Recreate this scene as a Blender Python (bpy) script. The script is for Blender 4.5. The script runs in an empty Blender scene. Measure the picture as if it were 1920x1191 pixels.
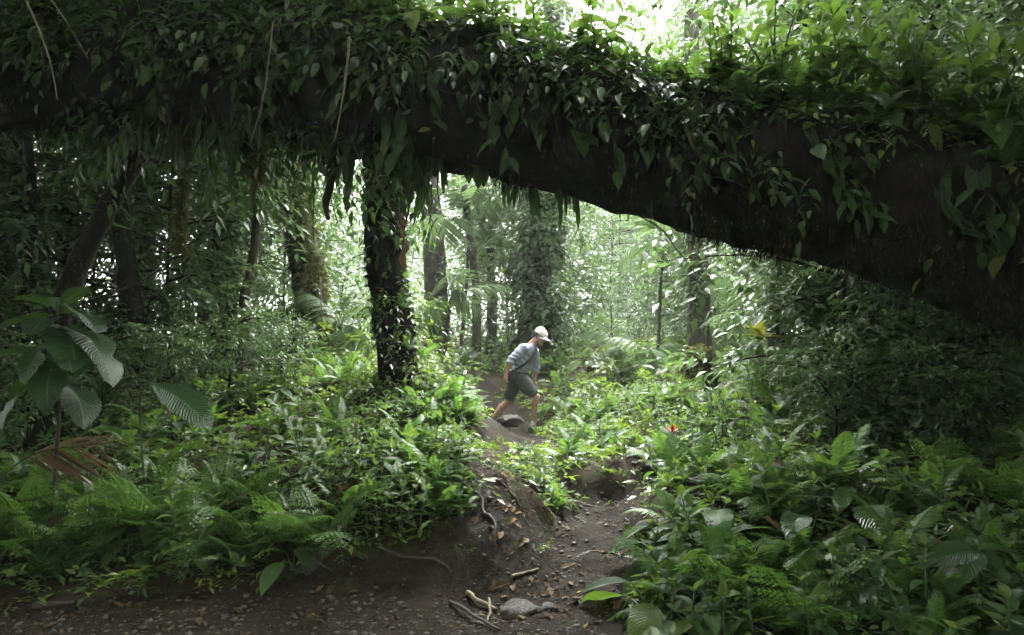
import bpy, math, random
import numpy as np
from mathutils import Matrix, Vector, Euler

R = math.radians
random.seed(7)
rng = np.random.default_rng(7)
sc = bpy.context.scene
C = sc.collection

# ------------------------------------------------------------------ camera
F, CX, CY, EYE = 1350.0, 960.0, 595.5, 1.5
PITCH = math.atan(104.5 / F)
cam_d = bpy.data.cameras.new('camera')
cam = bpy.data.objects.new('camera', cam_d)
C.objects.link(cam)
cam.location = (0, 0, EYE)
cam.rotation_euler = (math.pi / 2 + PITCH, 0, 0)
cam_d.sensor_width = 36.0
cam_d.lens = 36.0 * F / 1920.0
cam_d.clip_start = 0.05
cam_d.clip_end = 500
sc.camera = cam

# ------------------------------------------------------------------ world, sun, exposure
SUN_EL, SUN_AZ = R(62), R(12)          # light falls into the clearing from beyond, overcast
world = bpy.data.worlds.new('World')
sc.world = world
world.use_nodes = True
wn = world.node_tree.nodes
wl = world.node_tree.links
wn.clear()
w_out = wn.new('ShaderNodeOutputWorld')
w_bg = wn.new('ShaderNodeBackground')
w_hs = wn.new('ShaderNodeHueSaturation')
w_sky = wn.new('ShaderNodeTexSky')
w_sky.sky_type = 'NISHITA'
w_sky.sun_disc = False
w_sky.sun_elevation = SUN_EL
w_sky.sun_rotation = SUN_AZ
w_sky.air_density = 1.0
w_sky.dust_density = 4.0
w_sky.ozone_density = 1.0
w_hs.inputs['Saturation'].default_value = 0.05
w_bg.inputs['Strength'].default_value = 0.15
wl.new(w_sky.outputs[0], w_hs.inputs['Color'])
wl.new(w_hs.outputs[0], w_bg.inputs[0])
wl.new(w_bg.outputs[0], w_out.inputs[0])

sun_d = bpy.data.lights.new('sun', 'SUN')
sun = bpy.data.objects.new('sun', sun_d)
C.objects.link(sun)
sun_d.energy = 1.0
sun_d.angle = R(60)
sun_d.color = (1.0, 0.98, 0.94)
sun_dir = Vector((math.sin(SUN_AZ) * math.cos(SUN_EL), math.cos(SUN_AZ) * math.cos(SUN_EL), math.sin(SUN_EL)))
sun.rotation_euler = sun_dir.to_track_quat('Z', 'Y').to_euler()
sun.location = sun_dir * 40

vs = sc.view_settings
vs.view_transform = 'Standard'
vs.look = 'None'
vs.gamma = 1.0
vs.use_curve_mapping = False
vs.exposure = 4.5
cy = sc.cycles
cy.use_denoising = True
try:
    cy.denoiser = 'OPENIMAGEDENOISE'
except Exception:
    pass
cy.max_bounces = 7
cy.diffuse_bounces = 3
cy.glossy_bounces = 2
cy.transmission_bounces = 4
cy.volume_bounces = 1
cy.transparent_max_bounces = 8
cy.use_adaptive_sampling = True
cy.adaptive_threshold = 0.02
cy.caustics_reflective = False
cy.caustics_refractive = False

# ------------------------------------------------------------------ pixel <-> place
cp, sp = math.cos(PITCH), math.sin(PITCH)


def ray(px, py):
    u = (CY - py) / F
    return np.array([(px - CX) / F, cp - sp * u, sp + cp * u])


def P(px, py, y):
    d = ray(px, py)
    s = y / d[1]
    return np.array([d[0] * s, y, EYE + d[2] * s])


def project(x, y, z):
    zz = z - EYE
    f = cp * y + sp * zz
    u = -sp * y + cp * zz
    f = np.maximum(f, 0.05)
    return CX + F * x / f, CY - F * u / f


# ------------------------------------------------------------------ noise
def _hash(ix, iy, iz, seed):
    h = (ix * 374761393 + iy * 668265263 + iz * 2147483647 + seed * 1274126177) & 0xFFFFFFFF
    h = ((h ^ (h >> 13)) * 1274126177) & 0xFFFFFFFF
    h = h ^ (h >> 16)
    return (h & 0xFFFFFF) / float(0xFFFFFF)


def vnoise(p, seed=0):
    p = np.asarray(p, float)
    i = np.floor(p).astype(np.int64)
    f = p - i
    f = f * f * (3 - 2 * f)
    r = 0
    for a in (0, 1):
        wx = f[:, 0] if a else 1 - f[:, 0]
        for b in (0, 1):
            wy = f[:, 1] if b else 1 - f[:, 1]
            for c in (0, 1):
                wz = f[:, 2] if c else 1 - f[:, 2]
                r = r + wx * wy * wz * _hash(i[:, 0] + a, i[:, 1] + b, i[:, 2] + c, seed)
    return r * 2 - 1


def fbm(p, octv=4, seed=0):
    p = np.asarray(p, float)
    s, a, t = 0, 1.0, 0
    for k in range(octv):
        s = s + a * vnoise(p * 2 ** k, seed + k)
        t += a
        a *= 0.5
    return s / t


# ------------------------------------------------------------------ mesh helpers
def mesh_py(name, V, Fc, UV=None, smooth=True):
    me = bpy.data.meshes.new(name)
    me.from_pydata([tuple(map(float, v)) for v in V], [], [tuple(f) for f in Fc])
    if UV is not None:
        ul = me.uv_layers.new(name='UVMap')
        li = np.empty(len(me.loops), np.int32)
        me.loops.foreach_get('vertex_index', li)
        ul.data.foreach_set('uv', np.asarray(UV, np.float32)[li].ravel())
    if smooth:
        me.polygons.foreach_set('use_smooth', np.ones(len(me.polygons), bool))
    me.update()
    return me


def mesh_np(name, V, T, smooth=True):
    """V Nx3, T Mxk index array, faces all of k corners"""
    V = np.asarray(V, np.float32)
    T = np.asarray(T, np.int32)
    k = T.shape[1]
    me = bpy.data.meshes.new(name)
    me.vertices.add(len(V))
    me.vertices.foreach_set('co', V.ravel())
    me.loops.add(T.size)
    me.loops.foreach_set('vertex_index', T.ravel())
    me.polygons.add(len(T))
    me.polygons.foreach_set('loop_start', np.arange(0, T.size, k, dtype=np.int32))
    if smooth:
        me.polygons.foreach_set('use_smooth', np.ones(len(T), bool))
    me.update(calc_edges=True)
    return me


def link(name, me, mat=None, parent=None, M=None):
    o = bpy.data.objects.new(name, me)
    C.objects.link(o)
    if mat is not None and me is not None and len(me.materials) == 0:
        me.materials.append(mat)
    if parent is not None:
        o.parent = parent
    if M is not None:
        o.matrix_local = M
    return o


def tag(o, label, cat, group=None, kind=None):
    if label:
        o['label'] = label
    if cat:
        o['category'] = cat
    if group:
        o['group'] = group
    if kind:
        o['kind'] = kind
    return o


def empty(name, loc, label, cat, group=None, M=None):
    o = bpy.data.objects.new(name, None)
    o.empty_display_size = 0.1
    C.objects.link(o)
    if M is not None:
        o.matrix_world = M
    else:
        o.location = tuple(float(a) for a in loc)
    return tag(o, label, cat, group)


class Geo:
    def __init__(self):
        self.V, self.F, self.UV = [], [], []
        self.n = 0

    def add(self, V, Fc, UV=None):
        V = [tuple(v) for v in V]
        self.V += V
        self.F += [tuple(i + self.n for i in f) for f in Fc]
        self.UV += [tuple(u) for u in UV] if UV is not None else [(0.5, 0.5)] * len(V)
        self.n += len(V)
        return self

    def mesh(self, name, smooth=True):
        return mesh_py(name, self.V, self.F, self.UV, smooth)


def frames(pts):
    pts = [Vector(p) for p in pts]
    n = len(pts)
    T = []
    for i in range(n):
        a = pts[max(0, i - 1)]
        b = pts[min(n - 1, i + 1)]
        T.append((b - a).normalized())
    up = Vector((0, 0, 1)) if abs(T[0].z) < 0.9 else Vector((1, 0, 0))
    x = T[0].cross(up).normalized()
    out = []
    for i in range(n):
        x = (x - T[i] * x.dot(T[i])).normalized()
        out.append((pts[i], T[i], x, T[i].cross(x)))
    return out


def tube(pts, rad, seg=8, geo=None, cap=True, noise=0.0, nscale=3.0, seed=0, flat=1.0):
    geo = geo or Geo()
    fr = frames(pts)
    V, Fc, UV = [], [], []
    n = len(fr)
    for i, (p, t, x, y) in enumerate(fr):
        r = rad[i] if hasattr(rad, '__len__') else rad
        for k in range(seg):
            a = 2 * math.pi * k / seg
            V.append(p + (x * math.cos(a) + y * math.sin(a) * flat) * r)
            UV.append((k / seg, i / max(1, n - 1)))
    if noise:
        A = np.array([list(v) for v in V])
        cen = np.repeat(np.array([list(f[0]) for f in fr]), seg, axis=0)
        d = fbm(A * nscale, 4, seed)
        A = A + (A - cen) * (d * noise)[:, None]
        V = [Vector(a) for a in A]
    for i in range(n - 1):
        for k in range(seg):
            k2 = (k + 1) % seg
            Fc.append((i * seg + k, i * seg + k2, (i + 1) * seg + k2, (i + 1) * seg + k))
    if cap:
        Fc.append(tuple(range(seg - 1, -1, -1)))
        Fc.append(tuple(range((n - 1) * seg, n * seg)))
    geo.add(V, Fc, UV)
    return geo


def spline(pts, n):
    """Catmull-Rom through pts, n samples"""
    P_ = np.array(pts, float)
    m = len(P_)
    out = []
    for s in np.linspace(0, m - 1, n):
        i = min(int(s), m - 2)
        t = s - i
        p0, p1, p2, p3 = P_[max(i - 1, 0)], P_[i], P_[i + 1], P_[min(i + 2, m - 1)]
        out.append(0.5 * ((2 * p1) + (-p0 + p2) * t + (2 * p0 - 5 * p1 + 4 * p2 - p3) * t * t + (-p0 + 3 * p1 - 3 * p2 + p3) * t ** 3))
    return np.array(out)


# ------------------------------------------------------------------ materials
def new_mat(name):
    m = bpy.data.materials.new(name)
    m.use_nodes = True
    nt = m.node_tree
    nt.nodes.clear()
    out = nt.nodes.new('ShaderNodeOutputMaterial')
    return m, nt, nt.nodes, nt.links, out


def math_node(nt, op, a, b=None, c=None):
    n = nt.nodes.new('ShaderNodeMath')
    n.operation = op
    for i, v in enumerate((a, b, c)):
        if v is None:
            continue
        if isinstance(v, (int, float)):
            n.inputs[i].default_value = v
        else:
            nt.links.new(v, n.inputs[i])
    return n.outputs[0]


def ramp(nt, fac, stops):
    n = nt.nodes.new('ShaderNodeValToRGB')
    while len(n.color_ramp.elements) < len(stops):
        n.color_ramp.elements.new(0.5)
    for e, (p, c) in zip(n.color_ramp.elements, stops):
        e.position = p
        e.color = (c[0], c[1], c[2], 1)
    nt.links.new(fac, n.inputs[0])
    return n.outputs[0]


def noise_tex(nt, scale, detail=4, rough=0.55, co='Object', vec=None):
    n = nt.nodes.new('ShaderNodeTexNoise')
    n.inputs['Scale'].default_value = scale
    n.inputs['Detail'].default_value = detail
    n.inputs['Roughness'].default_value = rough
    if vec is None:
        tc = nt.nodes.new('ShaderNodeTexCoord')
        vec = tc.outputs[co]
    nt.links.new(vec, n.inputs['Vector'])
    return n.outputs['Fac']


def leaf_mat(name, stops, trans, rough=0.38, tmix=0.34, veins=0, vk=5.0, blotch=True, spec=0.38):
    """stops: colour ramp over the per-leaf random number"""
    if name != 'dead_leaf':
        stops = [(q, (c[0] * 1.25, c[1], c[2] * 1.15)) for q, c in stops]
        trans = (trans[0] * 1.12, trans[1] * .95, trans[2] * 1.3)
    m, nt, N, L, out = new_mat(name)
    geo = N.new('ShaderNodeNewGeometry')
    oi = N.new('ShaderNodeObjectInfo')
    rnd = math_node(nt, 'FRACT', math_node(nt, 'ADD', geo.outputs['Random Per Island'], oi.outputs['Random']))
    col = ramp(nt, rnd, stops)
    height = None
    if veins:
        uv = N.new('ShaderNodeTexCoord')
        sep = N.new('ShaderNodeSeparateXYZ')
        L.new(uv.outputs['UV'], sep.inputs[0])
        du = math_node(nt, 'ABSOLUTE', math_node(nt, 'SUBTRACT', sep.outputs[0], 0.5))
        ph = math_node(nt, 'SUBTRACT', math_node(nt, 'MULTIPLY', sep.outputs[1], float(veins)), math_node(nt, 'MULTIPLY', du, vk))
        s = math_node(nt, 'SINE', math_node(nt, 'MULTIPLY', ph, 6.2832))
        rib = math_node(nt, 'POWER', math_node(nt, 'ABSOLUTE', s), 0.6)
        mid = math_node(nt, 'LESS_THAN', du, 0.022)
        mixv = N.new('ShaderNodeMix')
        mixv.data_type = 'RGBA'
        L.new(math_node(nt, 'MULTIPLY', mid, 0.55), mixv.inputs[0])
        L.new(col, mixv.inputs[6])
        mixv.inputs[7].default_value = (0.16, 0.26, 0.07, 1)
        col = mixv.outputs[2]
        mixs = N.new('ShaderNodeMix')
        mixs.data_type = 'RGBA'
        mixs.blend_type = 'MULTIPLY'
        L.new(math_node(nt, 'MULTIPLY', math_node(nt, 'SUBTRACT', 1.0, rib), 0.55), mixs.inputs[0])
        L.new(col, mixs.inputs[6])
        mixs.inputs[7].default_value = (0.45, 0.5, 0.4, 1)
        col = mixs.outputs[2]
        height = rib
    if blotch:
        nz = noise_tex(nt, 9.0, 3, 0.6)
        hs = N.new('ShaderNodeHueSaturation')
        L.new(math_node(nt, 'ADD', math_node(nt, 'MULTIPLY', nz, 0.7), 0.65), hs.inputs['Value'])
        L.new(col, hs.inputs['Color'])
        col = hs.outputs[0]
        sp_ = noise_tex(nt, 34.0, 2, 0.5)
        mb = N.new('ShaderNodeMix')
        mb.data_type = 'RGBA'
        L.new(ramp(nt, sp_, [(0.68, (0, 0, 0)), (0.76, (0.8, 0.8, 0.8))]), mb.inputs[0])
        L.new(col, mb.inputs[6])
        mb.inputs[7].default_value = (0.10, 0.085, 0.03, 1)
        col = mb.outputs[2]
    pb = N.new('ShaderNodeBsdfPrincipled')
    L.new(col, pb.inputs['Base Color'])
    pb.inputs['Roughness'].default_value = rough
    pb.inputs['Specular IOR Level'].default_value = spec
    if height is not None:
        b = N.new('ShaderNodeBump')
        b.inputs['Strength'].default_value = 0.5
        b.inputs['Distance'].default_value = 0.014
        L.new(height, b.inputs['Height'])
        L.new(b.outputs[0], pb.inputs['Normal'])
    tr = N.new('ShaderNodeBsdfTranslucent')
    mt = N.new('ShaderNodeMix')
    mt.data_type = 'RGBA'
    mt.blend_type = 'MULTIPLY'
    mt.inputs[0].default_value = 1.0
    sc_ = N.new('ShaderNodeMix')
    sc_.data_type = 'RGBA'
    sc_.inputs[0].default_value = 0.6
    L.new(col, sc_.inputs[6])
    sc_.inputs[7].default_value = (*trans, 1)
    L.new(sc_.outputs[2], tr.inputs['Color'])
    ms = N.new('ShaderNodeMixShader')
    ms.inputs[0].default_value = tmix
    L.new(pb.outputs[0], ms.inputs[1])
    L.new(tr.outputs[0], ms.inputs[2])
    L.new(ms.outputs[0], out.inputs[0])
    return m


def plain(name, col, rough=0.6, var=0.25, scale=12, bump=0.0, col2=None, spec=0.5):
    m, nt, N, L, out = new_mat(name)
    pb = N.new('ShaderNodeBsdfPrincipled')
    nz = noise_tex(nt, scale, 5, 0.6)
    c2 = col2 or tuple(c * (1 - var) for c in col)
    L.new(ramp(nt, nz, [(0.3, c2), (0.7, col)]), pb.inputs['Base Color'])
    pb.inputs['Roughness'].default_value = rough
    pb.inputs['Specular IOR Level'].default_value = spec
    if bump:
        b = N.new('ShaderNodeBump')
        b.inputs['Strength'].default_value = 0.7
        b.inputs['Distance'].default_value = bump
        L.new(noise_tex(nt, scale * 2.5, 6, 0.65), b.inputs['Height'])
        L.new(b.outputs[0], pb.inputs['Normal'])
    L.new(pb.outputs[0], out.inputs[0])
    return m


def bark_mat(name, bark, bark2, moss, mossamt, rough=0.75):
    m, nt, N, L, out = new_mat(name)
    tc = N.new('ShaderNodeTexCoord')
    mp = N.new('ShaderNodeMapping')
    mp.inputs['Scale'].default_value = (1, 1, 0.35)
    L.new(tc.outputs['Object'], mp.inputs['Vector'])
    fine = noise_tex(nt, 26, 6, 0.7, vec=mp.outputs[0])
    big = noise_tex(nt, 3.2, 5, 0.6)
    bc = ramp(nt, fine, [(0.3, bark2), (0.7, bark)])
    mix = N.new('ShaderNodeMix')
    mix.data_type = 'RGBA'
    f = ramp(nt, big, [(0.62 - mossamt * 0.5, (0, 0, 0)), (0.75 - mossamt * 0.5, (1, 1, 1))])
    L.new(f, mix.inputs[0])
    L.new(bc, mix.inputs[6])
    mcol = ramp(nt, noise_tex(nt, 40, 4, 0.7), [(0.3, tuple(c * 0.4 for c in moss)), (0.75, moss)])
    L.new(mcol, mix.inputs[7])
    pb = N.new('ShaderNodeBsdfPrincipled')
    L.new(mix.outputs[2], pb.inputs['Base Color'])
    pb.inputs['Roughness'].default_value = rough
    pb.inputs['Specular IOR Level'].default_value = 0.2
    b = N.new('ShaderNodeBump')
    b.inputs['Strength'].default_value = 0.9
    b.inputs['Distance'].default_value = 0.03
    L.new(math_node(nt, 'ADD', fine, math_node(nt, 'MULTIPLY', big, 0.7)), b.inputs['Height'])
    L.new(b.outputs[0], pb.inputs['Normal'])
    L.new(pb.outputs[0], out.inputs[0])
    return m


M = {}
dk, md, br, yl = (0.010, 0.040, 0.011), (0.022, 0.078, 0.018), (0.045, 0.125, 0.024), (0.100, 0.170, 0.030)
M['broad'] = leaf_mat('broad_leaf', [(0.0, dk), (0.35, md), (0.8, br), (1.0, yl)], (0.20, 0.42, 0.03), 0.3, 0.34, 9, 5, spec=.34)
M['ribbed'] = leaf_mat('ribbed_leaf', [(0.0, dk), (0.6, (0.022, 0.075, 0.02)), (1.0, md)], (0.12, 0.30, 0.03), 0.42, 0.25, 14, 4, spec=.22)
M['bright'] = leaf_mat('bright_leaf', [(0.0, md), (0.4, br), (0.85, (0.072, 0.160, 0.022)), (1.0, (0.12, 0.19, 0.03))], (0.20, 0.40, 0.035), 0.34, 0.30, 8, 5)
M['hang'] = leaf_mat('hanging_leaf', [(0.0, (0.010, 0.030, 0.010)), (0.5, (0.025, 0.07, 0.018)), (0.9, (0.05, 0.12, 0.025)), (1.0, (0.10, 0.10, 0.02))], (0.10, 0.26, 0.02), 0.36, 0.25, 7, 5, spec=.25)
M['fern'] = leaf_mat('fern_frond', [(0.0, (0.022, 0.075, 0.012)), (0.5, (0.045, 0.13, 0.018)), (1.0, (0.07, 0.155, 0.025))], (0.17, 0.38, 0.04), 0.4, 0.36, spec=.2)
M['palm'] = leaf_mat('palm_frond', [(0.0, (0.03, 0.075, 0.025)), (0.6, (0.048, 0.11, 0.036)), (1.0, (0.09, 0.15, 0.05))], (0.16, 0.30, 0.07), 0.5, 0.35, spec=.2)
M['crown'] = leaf_mat('crown_leaf', [(0.0, dk), (0.4, md), (0.8, (0.05, 0.125, 0.022)), (1.0, (0.085, 0.14, 0.04))], (0.15, 0.28, 0.07), 0.4, 0.32)
M['cover'] = leaf_mat('cover_leaf', [(0.0, dk), (0.3, md), (0.65, (0.055, 0.135, 0.022)), (1.0, (0.13, 0.20, 0.03))], (0.24, 0.44, 0.03), 0.30, 0.36)
M['brown'] = leaf_mat('dead_leaf', [(0.0, (0.030, 0.018, 0.011)), (0.45, (0.065, 0.041, 0.024)), (0.85, (0.115, 0.080, 0.042)), (1.0, (0.20, 0.14, 0.05))], (0.2, 0.12, 0.04), 0.65, 0.12, spec=.1)
M['yellow'] = leaf_mat('yellow_leaf', [(0.0, (0.13, 0.20, 0.02)), (1.0, (0.24, 0.27, 0.03))], (0.36, 0.44, 0.03), 0.4, 0.45, 8, 5)
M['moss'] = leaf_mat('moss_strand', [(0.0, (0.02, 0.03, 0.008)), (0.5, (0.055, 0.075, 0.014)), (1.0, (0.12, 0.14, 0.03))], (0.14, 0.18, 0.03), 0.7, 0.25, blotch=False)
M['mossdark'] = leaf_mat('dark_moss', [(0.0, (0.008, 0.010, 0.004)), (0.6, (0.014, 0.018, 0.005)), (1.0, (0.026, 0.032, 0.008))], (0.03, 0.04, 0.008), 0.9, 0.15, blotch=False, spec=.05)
M['stem'] = plain('green_stem', (0.05, 0.10, 0.025), 0.5, 0.5, 20)
M['wood'] = plain('dark_twig', (0.034, 0.026, 0.018), 0.7, 0.5, 25, 0.004)
M['vine'] = plain('pale_vine', (0.17, 0.14, 0.075), 0.65, 0.5, 25, 0.003)
M['log'] = bark_mat('wet_log_bark', (0.016, 0.0105, 0.007), (0.004, 0.0035, 0.003), (0.014, 0.019, 0.005), 0.22, 0.9)
M['mossbark'] = bark_mat('mossy_bark', (0.05, 0.034, 0.02), (0.015, 0.011, 0.008), (0.06, 0.08, 0.016), 0.55)
M['bark'] = bark_mat('grey_bark', (0.10, 0.085, 0.065), (0.03, 0.026, 0.02), (0.05, 0.07, 0.018), 0.25)

# ------------------------------------------------------------------ terrain
CTRL = []
for (a, b, d) in [
    # left bank
    (-400, 1000, 5.6), (0, 1120, 4.85), (300, 1112, 4.9), (560, 1095, 4.95), (40, 960, 5.7), (220, 965, 5.7), (420, 960, 5.8), (200, 860, 7.0), (450, 850, 7.0),
    (200, 760, 9.0), (450, 750, 9.2), (300, 700, 12), (500, 665, 13), (100, 650, 14), (620, 670, 12.5), (600, 930, 5.75), (600, 800, 7.8), (700, 830, 7.0), (680, 900, 5.75), (780, 900, 5.75),
    (620, 1035, 5.0), (740, 1095, 4.93), (740, 1050, 5.0), (740, 1000, 5.1), (740, 930, 5.4), (830, 1050, 5.0), (840, 990, 5.15), (840, 920, 5.5),
    # mound under the mossy tree
    (740, 748, 8.3), (825, 712, 8.6), (800, 830, 6.9), (875, 775, 8.0), (862, 850, 6.3), (690, 735, 9.0), (800, 690, 10),
    # gully
    (890, 880, 5.95), (930, 900, 5.85), (930, 960, 5.42), (930, 1030, 5.1), (925, 1095, 4.97), (860, 1110, 4.9), (970, 975, 5.5), (1005, 985, 5.68), (985, 930, 5.95), (1048, 1035, 5.5), (1010, 1070, 5.15),
    (1060, 985, 6.2), (1110, 1060, 5.25), (1120, 1000, 5.95), (1140, 955, 6.7), (1080, 945, 6.75),
    (1080, 905, 7.1), (1150, 890, 7.15), (1200, 880, 7.3), (1190, 940, 6.7), (1225, 900, 7.0),
    (985, 885, 7.0), (1030, 905, 7.0), (945, 862, 7.4), (960, 860, 8.6), (1010, 850, 9.2), (990, 835, 10.2),
    # walker's stretch and beyond
    (1000, 806, 11.4), (960, 808, 11.4), (915, 797, 11.7), (1030, 812, 10.6), (900, 750, 12.4), (880, 705, 13.4), (845, 680, 15.5), (980, 730, 13.0),
    (1080, 830, 9.0), (1130, 800, 9.2), (1200, 800, 9.2), (1150, 755, 11.0), (1250, 745, 11.2), (1200, 705, 14), (1050, 720, 13.5),
    # right bank
    (1182, 1050, 5.35), (1215, 1000, 5.4), (1240, 945, 5.7), (1195, 1140, 4.5), (1240, 1170, 4.2), (1400, 1150, 4.2), (1700, 1150, 4.1), (1300, 1000, 5.2), (1300, 900, 6.0), (1500, 960, 5.1), (1800, 950, 5.2),
    (1300, 870, 7.4), (1600, 830, 7.0), (1850, 810, 6.6), (1400, 740, 10), (1700, 700, 10), (2200, 800, 6.5), (2200, 950, 5)]:
    CTRL.append(tuple(P(a, b, d)))
for x in (-9, -6, -3, 0, 3, 6):
    CTRL.append((x, 1.5, 0.0))
    CTRL.append((x, -6.0, 0.05))
for x in (-4, -2, -1, 0, 0.6):
    CTRL.append((x, 3.6, 0.0))
    CTRL.append((x, 4.3, 0.02))
for x in (-60, -30, -14, 0, 14, 30, 60):
    for y, z in ((18, 1.9), (28, 2.2), (60, 3.0), (110, 4.0)):
        CTRL.append((x, y, z + 0.01 * abs(x)))
    CTRL.append((x * 1.0 if abs(x) > 5 else 3.0, -25, 0.2))
for s in (-1, 1):
    for y, z in ((4, 0.9), (9, 1.6), (13, 1.9)):
        CTRL.append((s * 12, y, z))
        CTRL.append((s * 30, y, z + 0.4))
CT = np.array(CTRL)


def _rbf_fit():
    X = CT[:, :2]
    n = len(X)
    D = np.sqrt(((X[:, None] - X[None]) ** 2).sum(-1))
    A = np.zeros((n + 3, n + 3))
    A[:n, :n] = -D + np.eye(n) * 0.02
    A[:n, n] = 1
    A[:n, n + 1:] = X
    A[n, :n] = 1
    A[n + 1:, :n] = X.T
    b = np.zeros(n + 3)
    b[:n] = CT[:, 2]
    return np.linalg.solve(A, b)


RW = _rbf_fit()


def h_smooth(x, y):
    X = np.stack([x, y], -1)
    n = len(CT)
    D = np.sqrt(((X[:, None] - CT[None, :, :2]) ** 2).sum(-1))
    return -D @ RW[:n] + RW[n] + X @ RW[n + 1:]


gx = np.unique(np.concatenate([np.linspace(-90, -12, 14), np.linspace(-12, -5, 30), np.linspace(-5, 5, 160), np.linspace(5, 12, 30), np.linspace(12, 90, 14)]))
gy = np.unique(np.concatenate([np.linspace(-30, 3, 20), np.linspace(3, 10, 130), np.linspace(10, 15, 50), np.linspace(15, 30, 30), np.linspace(30, 190, 20)]))
GX, GY = np.meshgrid(gx, gy)
fx, fy = GX.ravel(), GY.ravel()
GZ = np.concatenate([h_smooth(a, b) for a, b in zip(np.array_split(fx, 12), np.array_split(fy, 12))])
near = np.clip(1.2 - np.hypot(fx, fy - 7) / 14, 0.15, 1)
p3 = np.stack([fx, fy, np.zeros_like(fx)], -1)
rough_amt = np.clip((fy - 4.2) / 1.0, 0.12, 1)
GZ = GZ + near * rough_amt * (0.10 * fbm(p3 * 1.3, 3, 11) + 0.045 * fbm(p3 * 5.0, 3, 12)) + 0.010 * fbm(p3 * 17, 2, 13) * near
bx_, by_ = project(fx, fy, GZ)
bank = np.clip(1 - np.hypot((bx_ - 970) / 130, (by_ - 960) / 120), 0, 1) ** .7 * (fy < 8)
rid = 1 - np.abs(fbm(p3 * 2.6 + 7, 4, 51)) * 2.2
GZ = GZ + bank * (.13 * (rid - .6) + .05 * fbm(p3 * 9, 2, 52))
# the earth step where the gully ends
stepm = np.exp(-(((fx - 1.05) / .6) ** 4))
edge = 6.85 + .12 * np.sin(fx * 5) + .15 * fbm(p3 * 3, 2, 53)
GZ = GZ + stepm * .14 * (1 / (1 + np.exp(-(fy - edge) / .05)) - 1 / (1 + np.exp(-(fy - edge - .9) / .25)))
wall = stepm * np.exp(-((fy - 7.1) / .45) ** 2)
GZ = GZ + wall * .06 * fbm(p3 * 6, 3, 54)
# water-cut runnels along the gully side
run = np.exp(-((fx + 0.15) / 0.9) ** 2) * np.exp(-((fy - 6.0) / 1.1) ** 2)
GZ = GZ - run * 0.07 * np.abs(vnoise(p3 * np.array([4.0, 1.6, 1]), 31))
GZ = GZ.reshape(GX.shape)


def hgt(x, y):
    x = np.atleast_1d(np.asarray(x, float))
    y = np.atleast_1d(np.asarray(y, float))
    i = np.clip(np.searchsorted(gx, x) - 1, 0, len(gx) - 2)
    j = np.clip(np.searchsorted(gy, y) - 1, 0, len(gy) - 2)
    tx = np.clip((x - gx[i]) / (gx[i + 1] - gx[i]), 0, 1)
    ty = np.clip((y - gy[j]) / (gy[j + 1] - gy[j]), 0, 1)
    return (GZ[j, i] * (1 - tx) * (1 - ty) + GZ[j, i + 1] * tx * (1 - ty) + GZ[j + 1, i] * (1 - tx) * ty + GZ[j + 1, i + 1] * tx * ty)


def G(px, py, ymax=26.0):
    """the point of the ground that the pixel looks at"""
    d = ray(px, py)
    ys = np.linspace(3.0, ymax, 500)
    s = ys / d[1]
    xs, zs = d[0] * s, EYE + d[2] * s
    hit = np.nonzero(zs <= hgt(xs, ys))[0]
    if len(hit) == 0:
        return None
    k = hit[0]
    return np.array([xs[k], ys[k], float(hgt(xs[k], ys[k])[0])])


def on_ground(x, y):
    return np.array([x, y, float(hgt(x, y)[0])])


def in_poly(px, py, poly):
    px, py = np.atleast_1d(px), np.atleast_1d(py)
    ins = np.zeros(px.shape, bool)
    n = len(poly)
    for i in range(n):
        x1, y1 = poly[i]
        x2, y2 = poly[(i + 1) % n]
        c = ((y1 > py) != (y2 > py)) & (px < (x2 - x1) * (py - y1) / ((y2 - y1) + 1e-9) + x1)
        ins ^= c
    return ins


SOIL = [
    [(-900, 1135), (0, 1132), (200, 1122), (420, 1100), (560, 1085), (640, 1045), (770, 1035), (860, 985), (885, 930), (872, 850), (925, 872), (965, 930), (1030, 985),
     (1055, 962), (1050, 905), (1190, 900), (1222, 930), (1200, 1010), (1178, 1060), (1185, 1191), (1230, 2500), (-900, 2500)],
    [(838, 680), (905, 705), (965, 758), (1015, 795), (1022, 832), (960, 818), (900, 802), (875, 745)],
    [(893, 800), (960, 815), (1022, 832), (1005, 862), (950, 852), (900, 835)],
    [(1168, 838), (1218, 858), (1230, 935), (1192, 935)]]


def is_soil(x, y, z):
    px, py = project(x, y, z)
    s = np.zeros(px.shape, bool)
    for poly in SOIL:
        s |= in_poly(px, py, poly)
    return s | ((y < 4.1) & (x < .9))


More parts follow.
